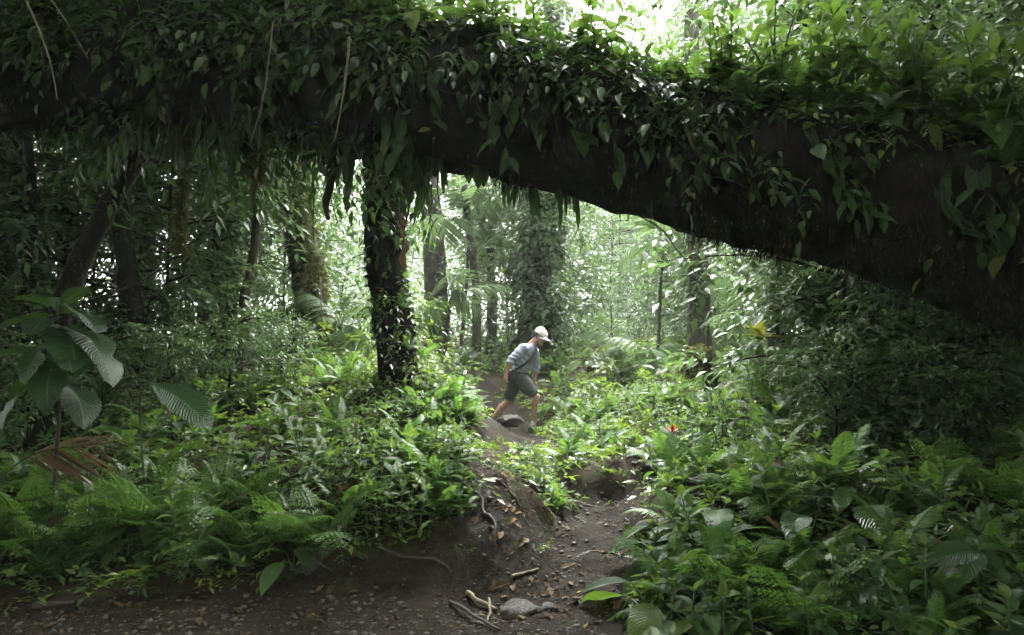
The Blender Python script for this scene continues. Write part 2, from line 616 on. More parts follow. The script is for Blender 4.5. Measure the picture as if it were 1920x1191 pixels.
def soil_mat(name, dark, light, green, gamt, rough):
    m, nt, N, L, out = new_mat(name)
    big = noise_tex(nt, 1.4, 6, 0.62)
    fine = noise_tex(nt, 22, 8, 0.7)
    mid = noise_tex(nt, 6, 5, 0.6)
    c = ramp(nt, math_node(nt, 'ADD', math_node(nt, 'MULTIPLY', big, 0.55), math_node(nt, 'MULTIPLY', fine, 0.45)), [(0.33, dark), (0.66, light)])
    mix = N.new('ShaderNodeMix')
    mix.data_type = 'RGBA'
    f = ramp(nt, mid, [(0.60 - gamt * 0.4, (0, 0, 0)), (0.72 - gamt * 0.4, (1, 1, 1))])
    L.new(math_node(nt, 'MULTIPLY', f, 0.75), mix.inputs[0])
    L.new(c, mix.inputs[6])
    mix.inputs[7].default_value = (*green, 1)
    pb = N.new('ShaderNodeBsdfPrincipled')
    L.new(mix.outputs[2], pb.inputs['Base Color'])
    L.new(ramp(nt, big, [(0.35, (rough - 0.25,) * 3), (0.65, (rough + 0.1,) * 3)]), pb.inputs['Roughness'])
    pb.inputs['Specular IOR Level'].default_value = 0.06
    b = N.new('ShaderNodeBump')
    b.inputs['Strength'].default_value = 1.0
    b.inputs['Distance'].default_value = 0.035
    L.new(math_node(nt, 'ADD', fine, math_node(nt, 'MULTIPLY', mid, 0.8)), b.inputs['Height'])
    L.new(b.outputs[0], pb.inputs['Normal'])
    L.new(pb.outputs[0], out.inputs[0])
    return m


M['mud'] = soil_mat('trail_mud', (0.009, 0.0072, 0.0054), (0.036, 0.029, 0.022), (0.04, 0.05, 0.014), 0.05, 0.85)
M['floor'] = soil_mat('forest_floor', (0.016, 0.012, 0.008), (0.055, 0.038, 0.022), (0.03, 0.05, 0.012), 0.3, 0.75)
nx, ny = len(gx), len(gy)
idx = np.arange(nx * ny).reshape(ny, nx)
quads = np.stack([idx[:-1, :-1], idx[:-1, 1:], idx[1:, 1:], idx[1:, :-1]], -1).reshape(-1, 4)
VV = np.stack([GX.ravel(), GY.ravel(), GZ.ravel()], -1)
qc = VV[quads].mean(1)
soilq = is_soil(qc[:, 0], qc[:, 1], qc[:, 2])


def sub_mesh(name, q):
    used, inv = np.unique(q, return_inverse=True)
    return mesh_np(name, VV[used], inv.reshape(q.shape))


o = link('ground', sub_mesh('ground', quads[~soilq]), M['floor'])
tag(o, None, None, kind='structure')
o = link('path', sub_mesh('path', quads[soilq]), M['mud'])
tag(o, None, None, kind='structure')


# ------------------------------------------------------------------ leaf cloud (merged foliage)
L8 = np.array([(0, 0, 0), (-.40, .28, .05), (0, .28, -.02), (.40, .28, .05), (-.36, .62, .0), (0, .62, -.07), (.36, .62, .0), (0, 1, -.20)])
T8 = np.array([(0, 2, 1), (0, 3, 2), (1, 2, 5), (1, 5, 4), (2, 3, 6), (2, 6, 5), (4, 5, 7), (5, 6, 7)])
L4 = np.array([(0, 0, 0), (-.45, .42, .03), (0, .42, -.04), (.45, .42, .03), (0, 1, -.16)])
T4 = np.array([(0, 2, 1), (0, 3, 2), (1, 2, 4), (2, 3, 4)])


def norm(a):
    return a / (np.linalg.norm(a, axis=-1, keepdims=True) + 1e-9)


def leafcloud(pos, d, up, length, width, fine=False):
    L_, T_ = (L8, T8) if fine else (L4, T4)
    y = norm(d)
    x = norm(np.cross(y, up))
    z = np.cross(x, y)
    n = len(pos)
    ln = np.broadcast_to(length, (n,))[:, None, None]
    wd = np.broadcast_to(width, (n,))[:, None, None]
    V = pos[:, None] + x[:, None] * L_[None, :, :1] * wd + y[:, None] * L_[None, :, 1:2] * ln + z[:, None] * L_[None, :, 2:3] * ln
    T = T_[None] + (np.arange(n) * len(L_))[:, None, None]
    return V.reshape(-1, 3), T.reshape(-1, 3)


def sprays(B, D, k, slen, ll, lw, rg, droop=0.35, fine=False):
    """leafy twigs: k leaves set alternately along each twig"""
    n = len(B)
    D = norm(D)
    side = norm(np.cross(D, np.array([0, 0, 1.0]) + rg.normal(0, .25, (n, 3))))
    up = np.cross(side, D)
    pos, dd, uu, LL = [], [], [], []
    slen = np.broadcast_to(slen, (n,))
    for i in range(k):
        t = (i + 1) / k
        s = -1 if i % 2 else 1
        if i == k - 1:
            s = 0
        p = B + D * (slen * t)[:, None] + np.array([0, 0, -1.0]) * (droop * slen * t * t)[:, None]
        dr = D * (0.55 if s else 1.0) + side * s * 0.85 + np.array([0, 0, -1.0]) * droop * t + rg.normal(0, .22, (n, 3))
        pos.append(p)
        dd.append(dr)
        uu.append(up + np.array([0, 0, .6]) + rg.normal(0, .3, (n, 3)))
        LL.append(ll * rg.uniform(.65, 1.25, n))
    pos, dd, uu, LL = map(np.concatenate, (pos, dd, uu, LL))
    return leafcloud(pos, dd, uu, LL, LL * (lw / ll), fine)


def join(parts):
    V, T, n = [], [], 0
    for v, t in parts:
        V.append(v)
        T.append(t + n)
        n += len(v)
    return np.concatenate(V), np.concatenate(T)


def strands(pos, nrm, length, width, rg, sag=0.6):
    """tufts of moss: thin blades standing off a surface"""
    n = len(pos)
    d = norm(nrm + rg.normal(0, .6, (n, 3)) + np.array([0, 0, -sag]))
    s = norm(np.cross(d, rg.normal(0, 1, (n, 3))))
    ln = (length * rg.uniform(.4, 1.4, n))[:, None]
    w = (width * rg.uniform(.6, 1.3, n))[:, None]
    V = np.stack([pos - s * w, pos + s * w, pos + d * ln + np.array([0, 0, -sag * 0.3]) * ln], 1).reshape(-1, 3)
    return V, np.arange(n * 3).reshape(-1, 3)


# ------------------------------------------------------------------ the fallen tree
LOGPX = [(-1500, 560, 7.6, .72), (-1050, 270, 7.3, .68), (-500, 145, 7.0, .60), (0, 122, 6.6, .56), (300, 122, 6.4, .56), (640, 163, 6.2, .58), (960, 208, 6.0, .60), (1280, 298, 5.7, .54),
         (1600, 376, 5.35, .55), (1920, 462, 4.9, .58), (2250, 600, 4.5, .64), (2600, 840, 4.3, .70), (2900, 1060, 4.2, .78)]
lp = np.array([np.append(P(a, b, d), r) for a, b, d, r in LOGPX])
LOGS = spline(lp, 300)
LOGF = frames(LOGS[:, :3])
LR = LOGS[:, 3]
SEG = 72
gl = Geo()
LV = []
for i, (p, t, x, y) in enumerate(LOGF):
    for k in range(SEG):
        a = 2 * math.pi * k / SEG
        LV.append(p + (x * math.cos(a) + y * math.sin(a)) * LR[i])
LV = np.array([list(v) for v in LV])
cen = np.repeat(LOGS[:, :3], SEG, axis=0)
nl = norm(LV - cen)
knots = np.clip(vnoise(LV * 1.9, 91) - .45, 0, 1) * .28
calm = 1 - .75 * np.exp(-(((LV[:, 0] - .4) / 1.6) ** 4))
LV = LV + nl * (0.09 * calm * fbm(LV * 1.3, 3, 5) + 0.06 * fbm(LV * np.array([2.2, 8, 8]), 3, 6) + 0.03 * fbm(LV * 14, 3, 8) + knots * calm)[:, None]
LF = []
for i in range(len(LOGF) - 1):
    for k in range(SEG):
        k2 = (k + 1) % SEG
        LF.append((i * SEG + k, i * SEG + k2, (i + 1) * SEG + k2, (i + 1) * SEG + k))
log_root = empty('fallen_tree', LOGS[150, :3] * np.array([1, 1, 0]), 'huge dark mossy fallen tree trunk arching low across the trail, overgrown with plants', 'fallen tree')
Minv = log_root.matrix_world.inverted()
log_off = np.array(log_root.location)
me = mesh_np('trunk', LV - log_off, np.array(LF))
link('trunk', me, M['log'], log_root)
LVg = LV.reshape(len(LOGF), SEG, 3)
nlg = nl.reshape(len(LOGF), SEG, 3)


def log_at(px, ang):
    """a point of the log surface: px = column of the picture where the axis is seen, ang in degrees (90 top, 0 facing the viewer, -90 underside)"""
    cx_, _ = project(LOGS[:, 0], LOGS[:, 1], LOGS[:, 2])
    i = int(np.argmin(np.abs(cx_ - px)))
    want = np.array([0, -math.cos(R(ang)), math.sin(R(ang))])
    k = int(np.argmax(nlg[i] @ want))
    return LVg[i, k].copy(), nlg[i, k].copy()


# moss beard on the log: sides and underside
rg = np.random.default_rng(21)
ii = rg.integers(45, 265, 26000)
kk = rg.integers(0, SEG, 26000)
pp = LVg[ii, kk] + rg.normal(0, .025, (26000, 3))
nn = nlg[ii, kk]
patch = fbm(pp * 2.2, 3, 44)
sel = patch > -0.1
under = np.clip(-nn[:, 2], 0, 1)[sel]
V1 = strands(pp[sel] - log_off, nn[sel], .035, .005, rg)
low = sel & (nn[:, 2] < -.45) & (fbm(pp * 1.3, 2, 45) > -.1)
V2 = strands(np.repeat(pp[low], 3, 0) + rg.normal(0, .03, (3 * low.sum(), 3)) - log_off, np.repeat(nn[low], 3, 0), .06, .004, rg, .9)
V, T = join([V1, V2])
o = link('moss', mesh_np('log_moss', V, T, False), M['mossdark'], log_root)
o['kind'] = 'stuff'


# hanging roots under the log, each a part of it
def hang_root(px, ang, length, r, seed, parent=log_root, off=None, mat='wood'):
    rr = random.Random(seed)
    p, n = log_at(px, ang)
    pts = []
    sx, sy = rr.uniform(-.25, .25), rr.uniform(-.1, .1)
    m = 7
    for i in range(m):
        t = i / (m - 1)
        pts.append((p[0] + sx * length * t * t + rr.uniform(-1, 1) * .02 * length, p[1] + sy * t * length + rr.uniform(-1, 1) * .015 * length, p[2] + 0.04 - length * t))
    pts = spline(pts, 14) - (log_off if off is None else off)
    g = tube(pts, [r * (1 - .75 * i / 13) for i in range(14)], 5)
    return link('hanging_root', g.mesh('hanging_root'), M[mat], parent)


rr0 = random.Random(5)
for k in range(46):
    hang_root(rr0.uniform(180, 860), rr0.uniform(-120, -50), rr0.uniform(.25, 1.0), rr0.uniform(.005, .013), 100 + k, mat=rr0.choice(['wood', 'wood', 'vine']))
for k in range(14):
    hang_root(rr0.uniform(900, 1750), rr0.uniform(-110, -60), rr0.uniform(.1, .35), rr0.uniform(.003, .007), 200 + k)


# the mat of small climbers over the top and upper face of the log
def log_mat(count, px0, px1, a0, a1, ll, k, slen, seed, mat, name):
    rg_ = np.random.default_rng(seed)
    cxs, _ = project(LOGS[:, 0], LOGS[:, 1], LOGS[:, 2])
    ok_ = np.nonzero((cxs > px0) & (cxs < px1))[0]
    i_ = rg_.choice(ok_, count)
    an = np.radians(a0 + (a1 - a0) * rg_.uniform(0, 1, count))
    want = np.stack([np.zeros(count), -np.cos(an), np.sin(an)], -1)
    k_ = np.argmax(np.einsum('nij,nj->ni', nlg[i_], want), 1)
    pos, nv = LVg[i_, k_] + rg_.normal(0, .03, (count, 3)), nlg[i_, k_]
    keep_ = fbm(pos * 1.6, 3, seed) > -.25
    pos, nv = pos[keep_], nv[keep_]
    D_ = nv * .8 + rg_.normal(0, .5, (len(pos), 3)) + np.array([0, 0, -.7])
    V_, T_ = sprays(pos - log_off, D_, k, slen * rg_.uniform(.6, 1.4, len(pos)), ll, ll * .45, rg_, .7, True)
    o_ = link(name, mesh_np(name, V_, T_), M[mat], log_root)
    o_['kind'] = 'stuff'


log_mat(560, -200, 820, -20, 110, .085, 5, .22, 23, 'hang', 'leaf_mat')
log_mat(380, -200, 820, 0, 110, .15, 4, .26, 28, 'hang', 'leaf_mat')
log_mat(420, 800, 1320, 5, 110, .085, 6, .22, 24, 'hang', 'leaf_mat')
log_mat(190, 800, 1320, 10, 110, .14, 4, .24, 29, 'hang', 'leaf_mat')
log_mat(420, 1280, 2100, 45, 110, .10, 6, .22, 25, 'cover', 'leaf_mat')
log_mat(80, 1280, 2100, -30, 60, .13, 5, .26, 27, 'hang', 'leaf_mat')
log_mat(130, 150, 840, -120, -40, .12, 6, .30, 26, 'hang', 'leaf_fringe')

# ------------------------------------------------------------------ the walker
M['skin'] = plain('skin', (0.40, 0.235, 0.165), 0.5, 0.12, 18)
M['shirt'] = plain('grey_shirt', (0.34, 0.365, 0.47), 0.85, 0.4, 7, 0.015)
M['shorts'] = plain('green_shorts', (0.060, 0.066, 0.062), 0.8, 0.3, 10, 0.012)
M['cap'] = plain('cream_cap', (0.86, 0.83, 0.78), 0.8, 0.06, 15)
M['black'] = plain('black_webbing', (0.012, 0.012, 0.014), 0.6, 0.3, 20)
M['hair'] = plain('dark_hair', (0.025, 0.016, 0.010), 0.6, 0.4, 60, 0.004)
M['shoe'] = plain('grey_shoe', (0.10, 0.10, 0.09), 0.7, 0.4, 20)
M['sock'] = plain('white_sock', (0.62, 0.63, 0.64), 0.8, 0.1, 20)
M['lip'] = plain('lip', (0.30, 0.13, 0.10), 0.5, 0.1, 20)
M['eye'] = plain('eye', (0.04, 0.025, 0.018), 0.25, 0.1, 20)


def limb(geo, pts, rad, seg=14, ratio=None):
    """closed tapered tube with rounded ends; ratio squeezes the second axis"""
    pts = [Vector(p) for p in pts]
    d0 = (pts[0] - pts[1]).normalized()
    d1 = (pts[-1] - pts[-2]).normalized()
    P0, R0 = [], []
    for a in (80, 55, 25):
        P0.append(pts[0] + d0 * rad[0] * math.sin(R(a)))
        R0.append(rad[0] * math.cos(R(a)))
    P1, R1 = [], []
    for a in (25, 55, 80):
        P1.append(pts[-1] + d1 * rad[-1] * math.sin(R(a)))
        R1.append(rad[-1] * math.cos(R(a)))
    return tube(P0 + pts + P1, R0 + list(rad) + R1, seg, geo, flat=ratio or 1.0)


def rings(geo, rr_, seg=20):
    """rr_: list of (centre, axis_x vector, axis_y vector)"""
    V, Fc = [], []
    for c, ax, ay in rr_:
        c, ax, ay = Vector(c), Vector(ax), Vector(ay)
        for k in range(seg):
            a = 2 * math.pi * k / seg
            V.append(c + ax * math.cos(a) + ay * math.sin(a))
    n = len(rr_)
    for i in range(n - 1):
        for k in range(seg):
            k2 = (k + 1) % seg
            Fc.append((i * seg + k, i * seg + k2, (i + 1) * seg + k2, (i + 1) * seg + k))
    Fc.append(tuple(range(seg - 1, -1, -1)))
    Fc.append(tuple(range((n - 1) * seg, n * seg)))
    return geo.add(V, Fc)


def ball(geo, c, r, Mx=None, seg=14):
    rx, ry, rz = r if hasattr(r, '__len__') else (r, r, r)
    V, Fc = [], []
    for i in range(1, seg):
        th = math.pi * i / seg
        for k in range(seg):
            a = 2 * math.pi * k / seg
            V.append(Vector((rx * math.sin(th) * math.cos(a), ry * math.sin(th) * math.sin(a), rz * math.cos(th))))
    m = len(V)
    V += [Vector((0, 0, rz)), Vector((0, 0, -rz))]
    for i in range(seg - 2):
        for k in range(seg):
            k2 = (k + 1) % seg
            Fc.append((i * seg + k, (i + 1) * seg + k, (i + 1) * seg + k2, i * seg + k2))
    for k in range(seg):
        k2 = (k + 1) % seg
        Fc.append((m, k, k2))
        Fc.append((m + 1, (seg - 2) * seg + k2, (seg - 2) * seg + k))
    V = [v + Vector(c) for v in V]
    if Mx is not None:
        V = [Mx @ v for v in V]
    return geo.add(V, Fc)


def remesh(name, geo, voxel, smooth=6, fac=0.5):
    me = geo.mesh(name + '_raw')
    ob = bpy.data.objects.new('temp', me)
    C.objects.link(ob)
    md = ob.modifiers.new('r', 'REMESH')
    md.mode = 'VOXEL'
    md.voxel_size = voxel
    md.use_smooth_shade = True
    if smooth:
        ms = ob.modifiers.new('s', 'SMOOTH')
        ms.iterations = smooth
        ms.factor = fac
    dg = bpy.context.evaluated_depsgraph_get()
    out = bpy.data.meshes.new_from_object(ob.evaluated_get(dg))
    out.name = name
    bpy.data.objects.remove(ob)
    bpy.data.meshes.remove(me)
    out.polygons.foreach_set('use_smooth', np.ones(len(out.polygons), bool))
    return out


mbase = P(974.7, 808.5, 11.4)
man = empty('person', mbase, 'person in white cap, grey shirt and dark green shorts striding down the muddy trail', 'person')
# joints: +x the way he walks, -y towards the viewer, z up
hipc = (-.03, 0, .83)
r_hip, r_knee, r_ank = (.02, -.10, .80), (.255, -.12, .535), (.215, -.12, .10)
l_hip, l_knee, l_ank = (-.06, .09, .80), (-.195, .10, .45), (-.45, .11, .155)
r_sh, r_el, r_wr = (.055, -.19, 1.295), (-.14, -.25, 1.10), (-.215, -.245, .90)
l_sh, l_el, l_wr = (.235, .13, 1.255), (.265, .20, .985), (.23, .17, .79)
neck0, neck1 = (.165, -.02, 1.335), (.255, -.035, 1.43)
HM = Matrix.Translation((.315, -.045, 1.475)) @ Euler((R(0), R(27), R(-16)), 'XYZ').to_matrix().to_4x4()

body = Geo()
# head in its own frame: +x face, z up
ball(body, (0, 0, .035), (.098, .076, .100), HM)
limb(body, [HM @ Vector((.03, 0, -.02)), HM @ Vector((.055, 0, -.085))], [.062, .040], 14)
ball(body, (.066, 0, -.098), (.024, .026, .018), HM)                      # chin
limb(body, [HM @ Vector((.088, 0, .022)), HM @ Vector((.108, 0, -.018))], [.009, .014], 10)    # nose
limb(body, [HM @ Vector((.086, .035, .038)), HM @ Vector((.092, 0, .036)), HM @ Vector((.086, -.035, .038))], [.010, .012, .010], 8)   # brow
for s in (-1, 1):
    ball(body, (-.005, s * .078, .0), (.020, .009, .031), HM)           # ears
    ball(body, (.062, s * .042, -.018), (.022, .02, .018), HM)          # cheeks
limb(body, [neck0, neck1, HM @ Vector((-.02, 0, -.03))], [.062, .056, .060])
# trunk under the clothes
rings(body, [((-.03, 0, .80), (.10, .02, 0), (0, .14, 0)), ((-.01, -.01, .95), (.095, .03, 0), (0, .13, 0)), ((.06, -.02, 1.15), (.10, -.04, 0), (.05, .15, 0)),
             ((.14, -.03, 1.30), (.08, -.05, 0), (.07, .13, 0)), ((.165, -.03, 1.36), (.05, 0, 0), (0, .06, 0))])
for s, e, w in ((r_sh, r_el, r_wr), (l_sh, l_el, l_wr)):
    s, e, w = map(Vector, (s, e, w))
    limb(body, [s, s.lerp(e, .5), e], [.058, .050, .040])
    limb(body, [e, e.lerp(w, .35), w], [.040, .041, .027], 12)
for h_, k_, a_ in ((r_hip, r_knee, r_ank), (l_hip, l_knee, l_ank)):
    h_, k_, a_ = map(Vector, (h_, k_, a_))
    limb(body, [h_, h_.lerp(k_, .5), k_], [.092, .078, .056])
    back = Vector((-.018, 0, 0))
    limb(body, [k_, k_.lerp(a_, .3) + back, k_.lerp(a_, .65) + back * .5, a_], [.055, .058, .045, .034])
    ball(body, k_ + Vector((.018, 0, .0)), (.044, .044, .05))


def hand(geo, w, d, pn, curl, size=1.0):
    """palm, four fingers of unequal length and a thumb; d = way of the hand, pn = palm side"""
    w, d, pn = Vector(w), Vector(d).normalized(), Vector(pn).normalized()
    pn = (pn - d * pn.dot(d)).normalized()
    s = d.cross(pn)
    limb(geo, [w, w + d * .045, w + d * .085], [.026, .034, .034], 12)
    for k, (off, ln) in enumerate(((-.031, .068), (-.010, .078), (.011, .072), (.031, .055))):
        b = w + d * .088 + s * off
        a1, a2, a3 = curl * .5, curl * 1.2, curl * 1.8
        p1 = b + (d * math.cos(a1) + pn * math.sin(a1)) * ln * .45
        p2 = p1 + (d * math.cos(a2) + pn * math.sin(a2)) * ln * .33
        p3 = p2 + (d * math.cos(a3) + pn * math.sin(a3)) * ln * .26
        limb(geo, [b - d * .02, b, p1, p2, p3], [.0105, .0105, .0098, .0088, .0078], 8)
    t0 = w + d * .03 - s * .028
    t1 = t0 + (d * .6 - s * .6 + pn * .35).normalized() * .035
    t2 = t1 + (d * .85 - s * .15 + pn * .5).normalized() * .032
    limb(geo, [w + d * .02, t0, t1, t2], [.016, .0145, .012, .010], 8)


hand(body, r_wr, (-.10, -.02, -.99), (.9, .5, 0), 0.9)
hand(body, l_wr, (-.05, -.02, -.99), (-.3, -.95, 0), 0.7)
link('body', remesh('body', body, .0065, 5), M['skin'], man)

shirt = Geo()
rings(shirt, [((-.005, -.005, .865), (.128, .02, -.035), (0, .165, 0)), ((.0, -.01, .93), (.128, .025, -.03), (0, .162, 0)), ((.03, -.015, 1.04), (.130, 0, -.03), (.02, .160, 0)),
              ((.075, -.02, 1.15), (.132, -.03, -.02), (.045, .168, 0)), ((.11, -.025, 1.24), (.122, -.055, 0), (.072, .172, 0)), ((.145, -.03, 1.315), (.094, -.05, 0), (.07, .14, 0)),
              ((.168, -.03, 1.365), (.070, -.02, .02), (.02, .078, 0))], 28)
for s, e, w in ((r_sh, r_el, r_wr), (l_sh, l_el, l_wr)):
    s, e, w = map(Vector, (s, e, w))
    limb(shirt, [s.lerp(Vector((.14, -.03, 1.28)), .45), s, s.lerp(e, .5), e.lerp(s, .12), e.lerp(w, .10)], [.085, .082, .076, .070, .066], 16)
sm = remesh('shirt', shirt, .008, 4)
co = np.empty(len(sm.vertices) * 3, np.float32)
sm.vertices.foreach_get('co', co)
co = co.reshape(-1, 3)
nr = np.empty(len(sm.vertices) * 3, np.float32)
sm.vertices.foreach_get('normal', nr)
nr = nr.reshape(-1, 3)
diag = co @ np.array([[1.0], [0.4], [1.3]])
fold = np.sin(diag[:, 0] * 46 + 4 * vnoise(co * 9, 3)) * (vnoise(co * 6, 9) * .5 + .5)
co = co + nr * (fold * .010)[:, None]
sm.vertices.foreach_set('co', co.astype(np.float32).ravel())
sm.update()
link('shirt', sm, M['shirt'], man)

shorts = Geo()
rings(shorts, [((-.02, 0, .755), (.115, 0, 0), (0, .155, 0)), ((-.025, 0, .82), (.135, .0, -.03), (0, .165, 0)), ((-.012, 0, .90), (.126, 0, -.035), (0, .158, 0))], 24)
for h_, k_, a_ in ((r_hip, r_knee, r_ank), (l_hip, l_knee, l_ank)):
    h_, k_ = Vector(h_), Vector(k_)
    limb(shorts, [h_ + Vector((-.02, 0, .03)), h_.lerp(k_, .35), h_.lerp(k_, .60), h_.lerp(k_, .70)], [.125, .118, .104, .100], 20)
sh = remesh('shorts', shorts, .008, 4)
link('shorts', sh, M['shorts'], man)

# cap: domed crown, curved brim, button
cap = Geo()
V, Fc = [], []
SEGC = 24
for i in range(9):
    th = R(90 * i / 8)
    for k in range(SEGC):
        a = 2 * math.pi * k / SEGC
        V.append(HM @ Vector((-.004 + .112 * math.cos(th) ** .8 * math.cos(a), .092 * math.cos(th) ** .8 * math.sin(a), .045 + .108 * math.sin(th) - .012 * math.cos(a))))
for i in range(8):
    for k in range(SEGC):
        k2 = (k + 1) % SEGC
        Fc.append((i * SEGC + k, i * SEGC + k2, (i + 1) * SEGC + k2, (i + 1) * SEGC + k))
cap.add(V, Fc)
cap_o = link('cap', cap.mesh('cap'), M['cap'], man)
brim = Geo()
V, Fc = [], []
for side in (0, 1):
    for i in range(5):
        t = i / 4
        for k in range(13):
            a = R(-78 + 156 * k / 12)
            rr_ = 1 + .72 * t * max(0, math.cos(a)) ** .7
            V.append(HM @ Vector((-.002 + .106 * math.cos(a) * rr_, .093 * math.sin(a) * (1 + .04 * t), .042 - .022 * t - .030 * abs(math.sin(a)) ** 2 - .004 * side)))
for side in (0, 1):
    b = side * 65
    for i in range(4):
        for k in range(12):
            f = (b + i * 13 + k, b + i * 13 + k + 1, b + (i + 1) * 13 + k + 1, b + (i + 1) * 13 + k)
            Fc.append(f if side == 0 else f[::-1])
for k in range(12):
    Fc.append((4 * 13 + k, 4 * 13 + k + 1, 65 + 4 * 13 + k + 1, 65 + 4 * 13 + k))
brim.add(V, Fc)
link('brim', brim.mesh('brim'), M['cap'], cap_o)
bt = Geo()
ball(bt, (-.004, 0, .153), (.011, .011, .006), HM, 8)
link('button', bt.mesh('button'), M['cap'], cap_o)

hair = Geo()
ball(hair, (-.028, 0, .032), (.080, .081, .082), HM)
limb(hair, [HM @ Vector((-.075, 0, .01)), HM @ Vector((-.066, 0, -.045))], [.05, .04], 12)
for s in (-1, 1):
    limb(hair, [HM @ Vector((.022, s * .073, .04)), HM @ Vector((.018, s * .073, -.005))], [.012, .008], 8)
link('hair', remesh('hair', hair, .007, 3), M['hair'], man)
for s in (-1, 1):
    g = Geo()
    ball(g, (.083, s * .032, .015), (.010, .013, .008), HM, 8)
    link('eye', g.mesh('eye'), M['eye'], man)
    g = Geo()
    limb(g, [HM @ Vector((.092, s * .016, .042)), HM @ Vector((.084, s * .048, .040))], [.006, .004], 6)
    link('eyebrow', g.mesh('eyebrow'), M['hair'], man)
g = Geo()
limb(g, [HM @ Vector((.080, .022, -.055)), HM @ Vector((.090, 0, -.054)), HM @ Vector((.080, -.022, -.055))], [.005, .007, .005], 6)
link('mouth', g.mesh('mouth'), M['lip'], man)

# strap across the chest and the bag on the hip
def band(pts, wd, th, name, mat, parent):
    g_ = Geo()
    fr = frames(spline(pts, 26))
    V, Fc = [], []
    cen_ = Vector((.06, -.015, 1.1))
    for p, t, x, y in fr:
        out = (p - cen_)
        out = (out - t * out.dot(t)).normalized()
        s = t.cross(out)
        for a, b in ((-1, 0), (1, 0), (1, 1), (-1, 1)):
            V.append(p + s * wd * a + out * th * b)
    for i in range(len(fr) - 1):
        for k in range(4):
            k2 = (k + 1) % 4
            Fc.append((i * 4 + k, i * 4 + k2, (i + 1) * 4 + k2, (i + 1) * 4 + k))
    Fc += [(3, 2, 1, 0), tuple(range(len(V) - 4, len(V)))]
    g_.add(V, Fc)
    return link(name, g_.mesh(name, False), mat, parent)


band([(.20, .09, 1.36), (.262, .0, 1.315), (.245, -.105, 1.235), (.165, -.195, 1.13), (.04, -.21, 1.02), (-.09, -.18, .955), (-.15, -.06, .93)], .021, .006, 'shoulder_strap', M['black'], man)
band([(.125, -.13, .895), (.03, -.185, .895), (-.06, -.18, .90), (-.14, -.09, .91)], .034, .008, 'waist_belt', M['black'], man)
bag = Geo()
ball(bag, (-.10, -.185, .88), (.085, .06, .095))
limb(bag, [(-.11, -.20, .93), (-.15, -.14, .83)], [.045, .05], 10)
bag_o = link('hip_bag', remesh('hip_bag', bag, .009, 3), M['black'], man)
g = Geo()
limb(g, [(-.14, -.225, .95), (-.17, -.20, .965)], [.010, .008], 8)
link('buckle', g.mesh('buckle'), M['sock'], bag_o)

for nm, a_, pit in (('r', r_ank, 0), ('l', l_ank, -28)):
    a_ = Vector(a_)
    Rm = Matrix.Translation(a_) @ Euler((0, R(pit + (-8 if nm == 'l' else 6)), R(-6))).to_matrix().to_4x4()
    g = Geo()
    limb(g, [Rm @ Vector((-.01, 0, .045)), Rm @ Vector((-.015, 0, -.02))], [.042, .044], 12)
    link('sock', remesh('sock', g, .008, 2), M['sock'], man)
    g = Geo()
    limb(g, [Rm @ Vector((-.055, 0, -.055)), Rm @ Vector((.0, 0, -.050)), Rm @ Vector((.09, 0, -.068)), Rm @ Vector((.155, 0, -.075))], [.042, .046, .040, .028], 12)
    limb(g, [Rm @ Vector((-.01, 0, -.015)), Rm @ Vector((-.02, 0, -.05))], [.046, .044], 12)
    so = link('shoe', remesh('shoe', g, .008, 3), M['shoe'], man)
    g = Geo()
    pts = [Rm @ Vector((-.085, 0, -.092)), Rm @ Vector((.03, 0, -.094)), Rm @ Vector((.17, 0, -.094))]
    V, Fc = [], []
    for z_ in (-.104, -.088):
        for k in range(18):
            a = 2 * math.pi * k / 18
            V.append(Rm @ Vector((.045 + .135 * math.cos(a), .046 * math.sin(a) * (1 - .12 * math.cos(a)), z_)))
    for k in range(18):
        k2 = (k + 1) % 18
        Fc.append((k, k2, 18 + k2, 18 + k))
    Fc += [tuple(range(17, -1, -1)), tuple(range(18, 36))]
    g.add(V, Fc)
    link('sole', g.mesh('sole', False), M['black'], so)

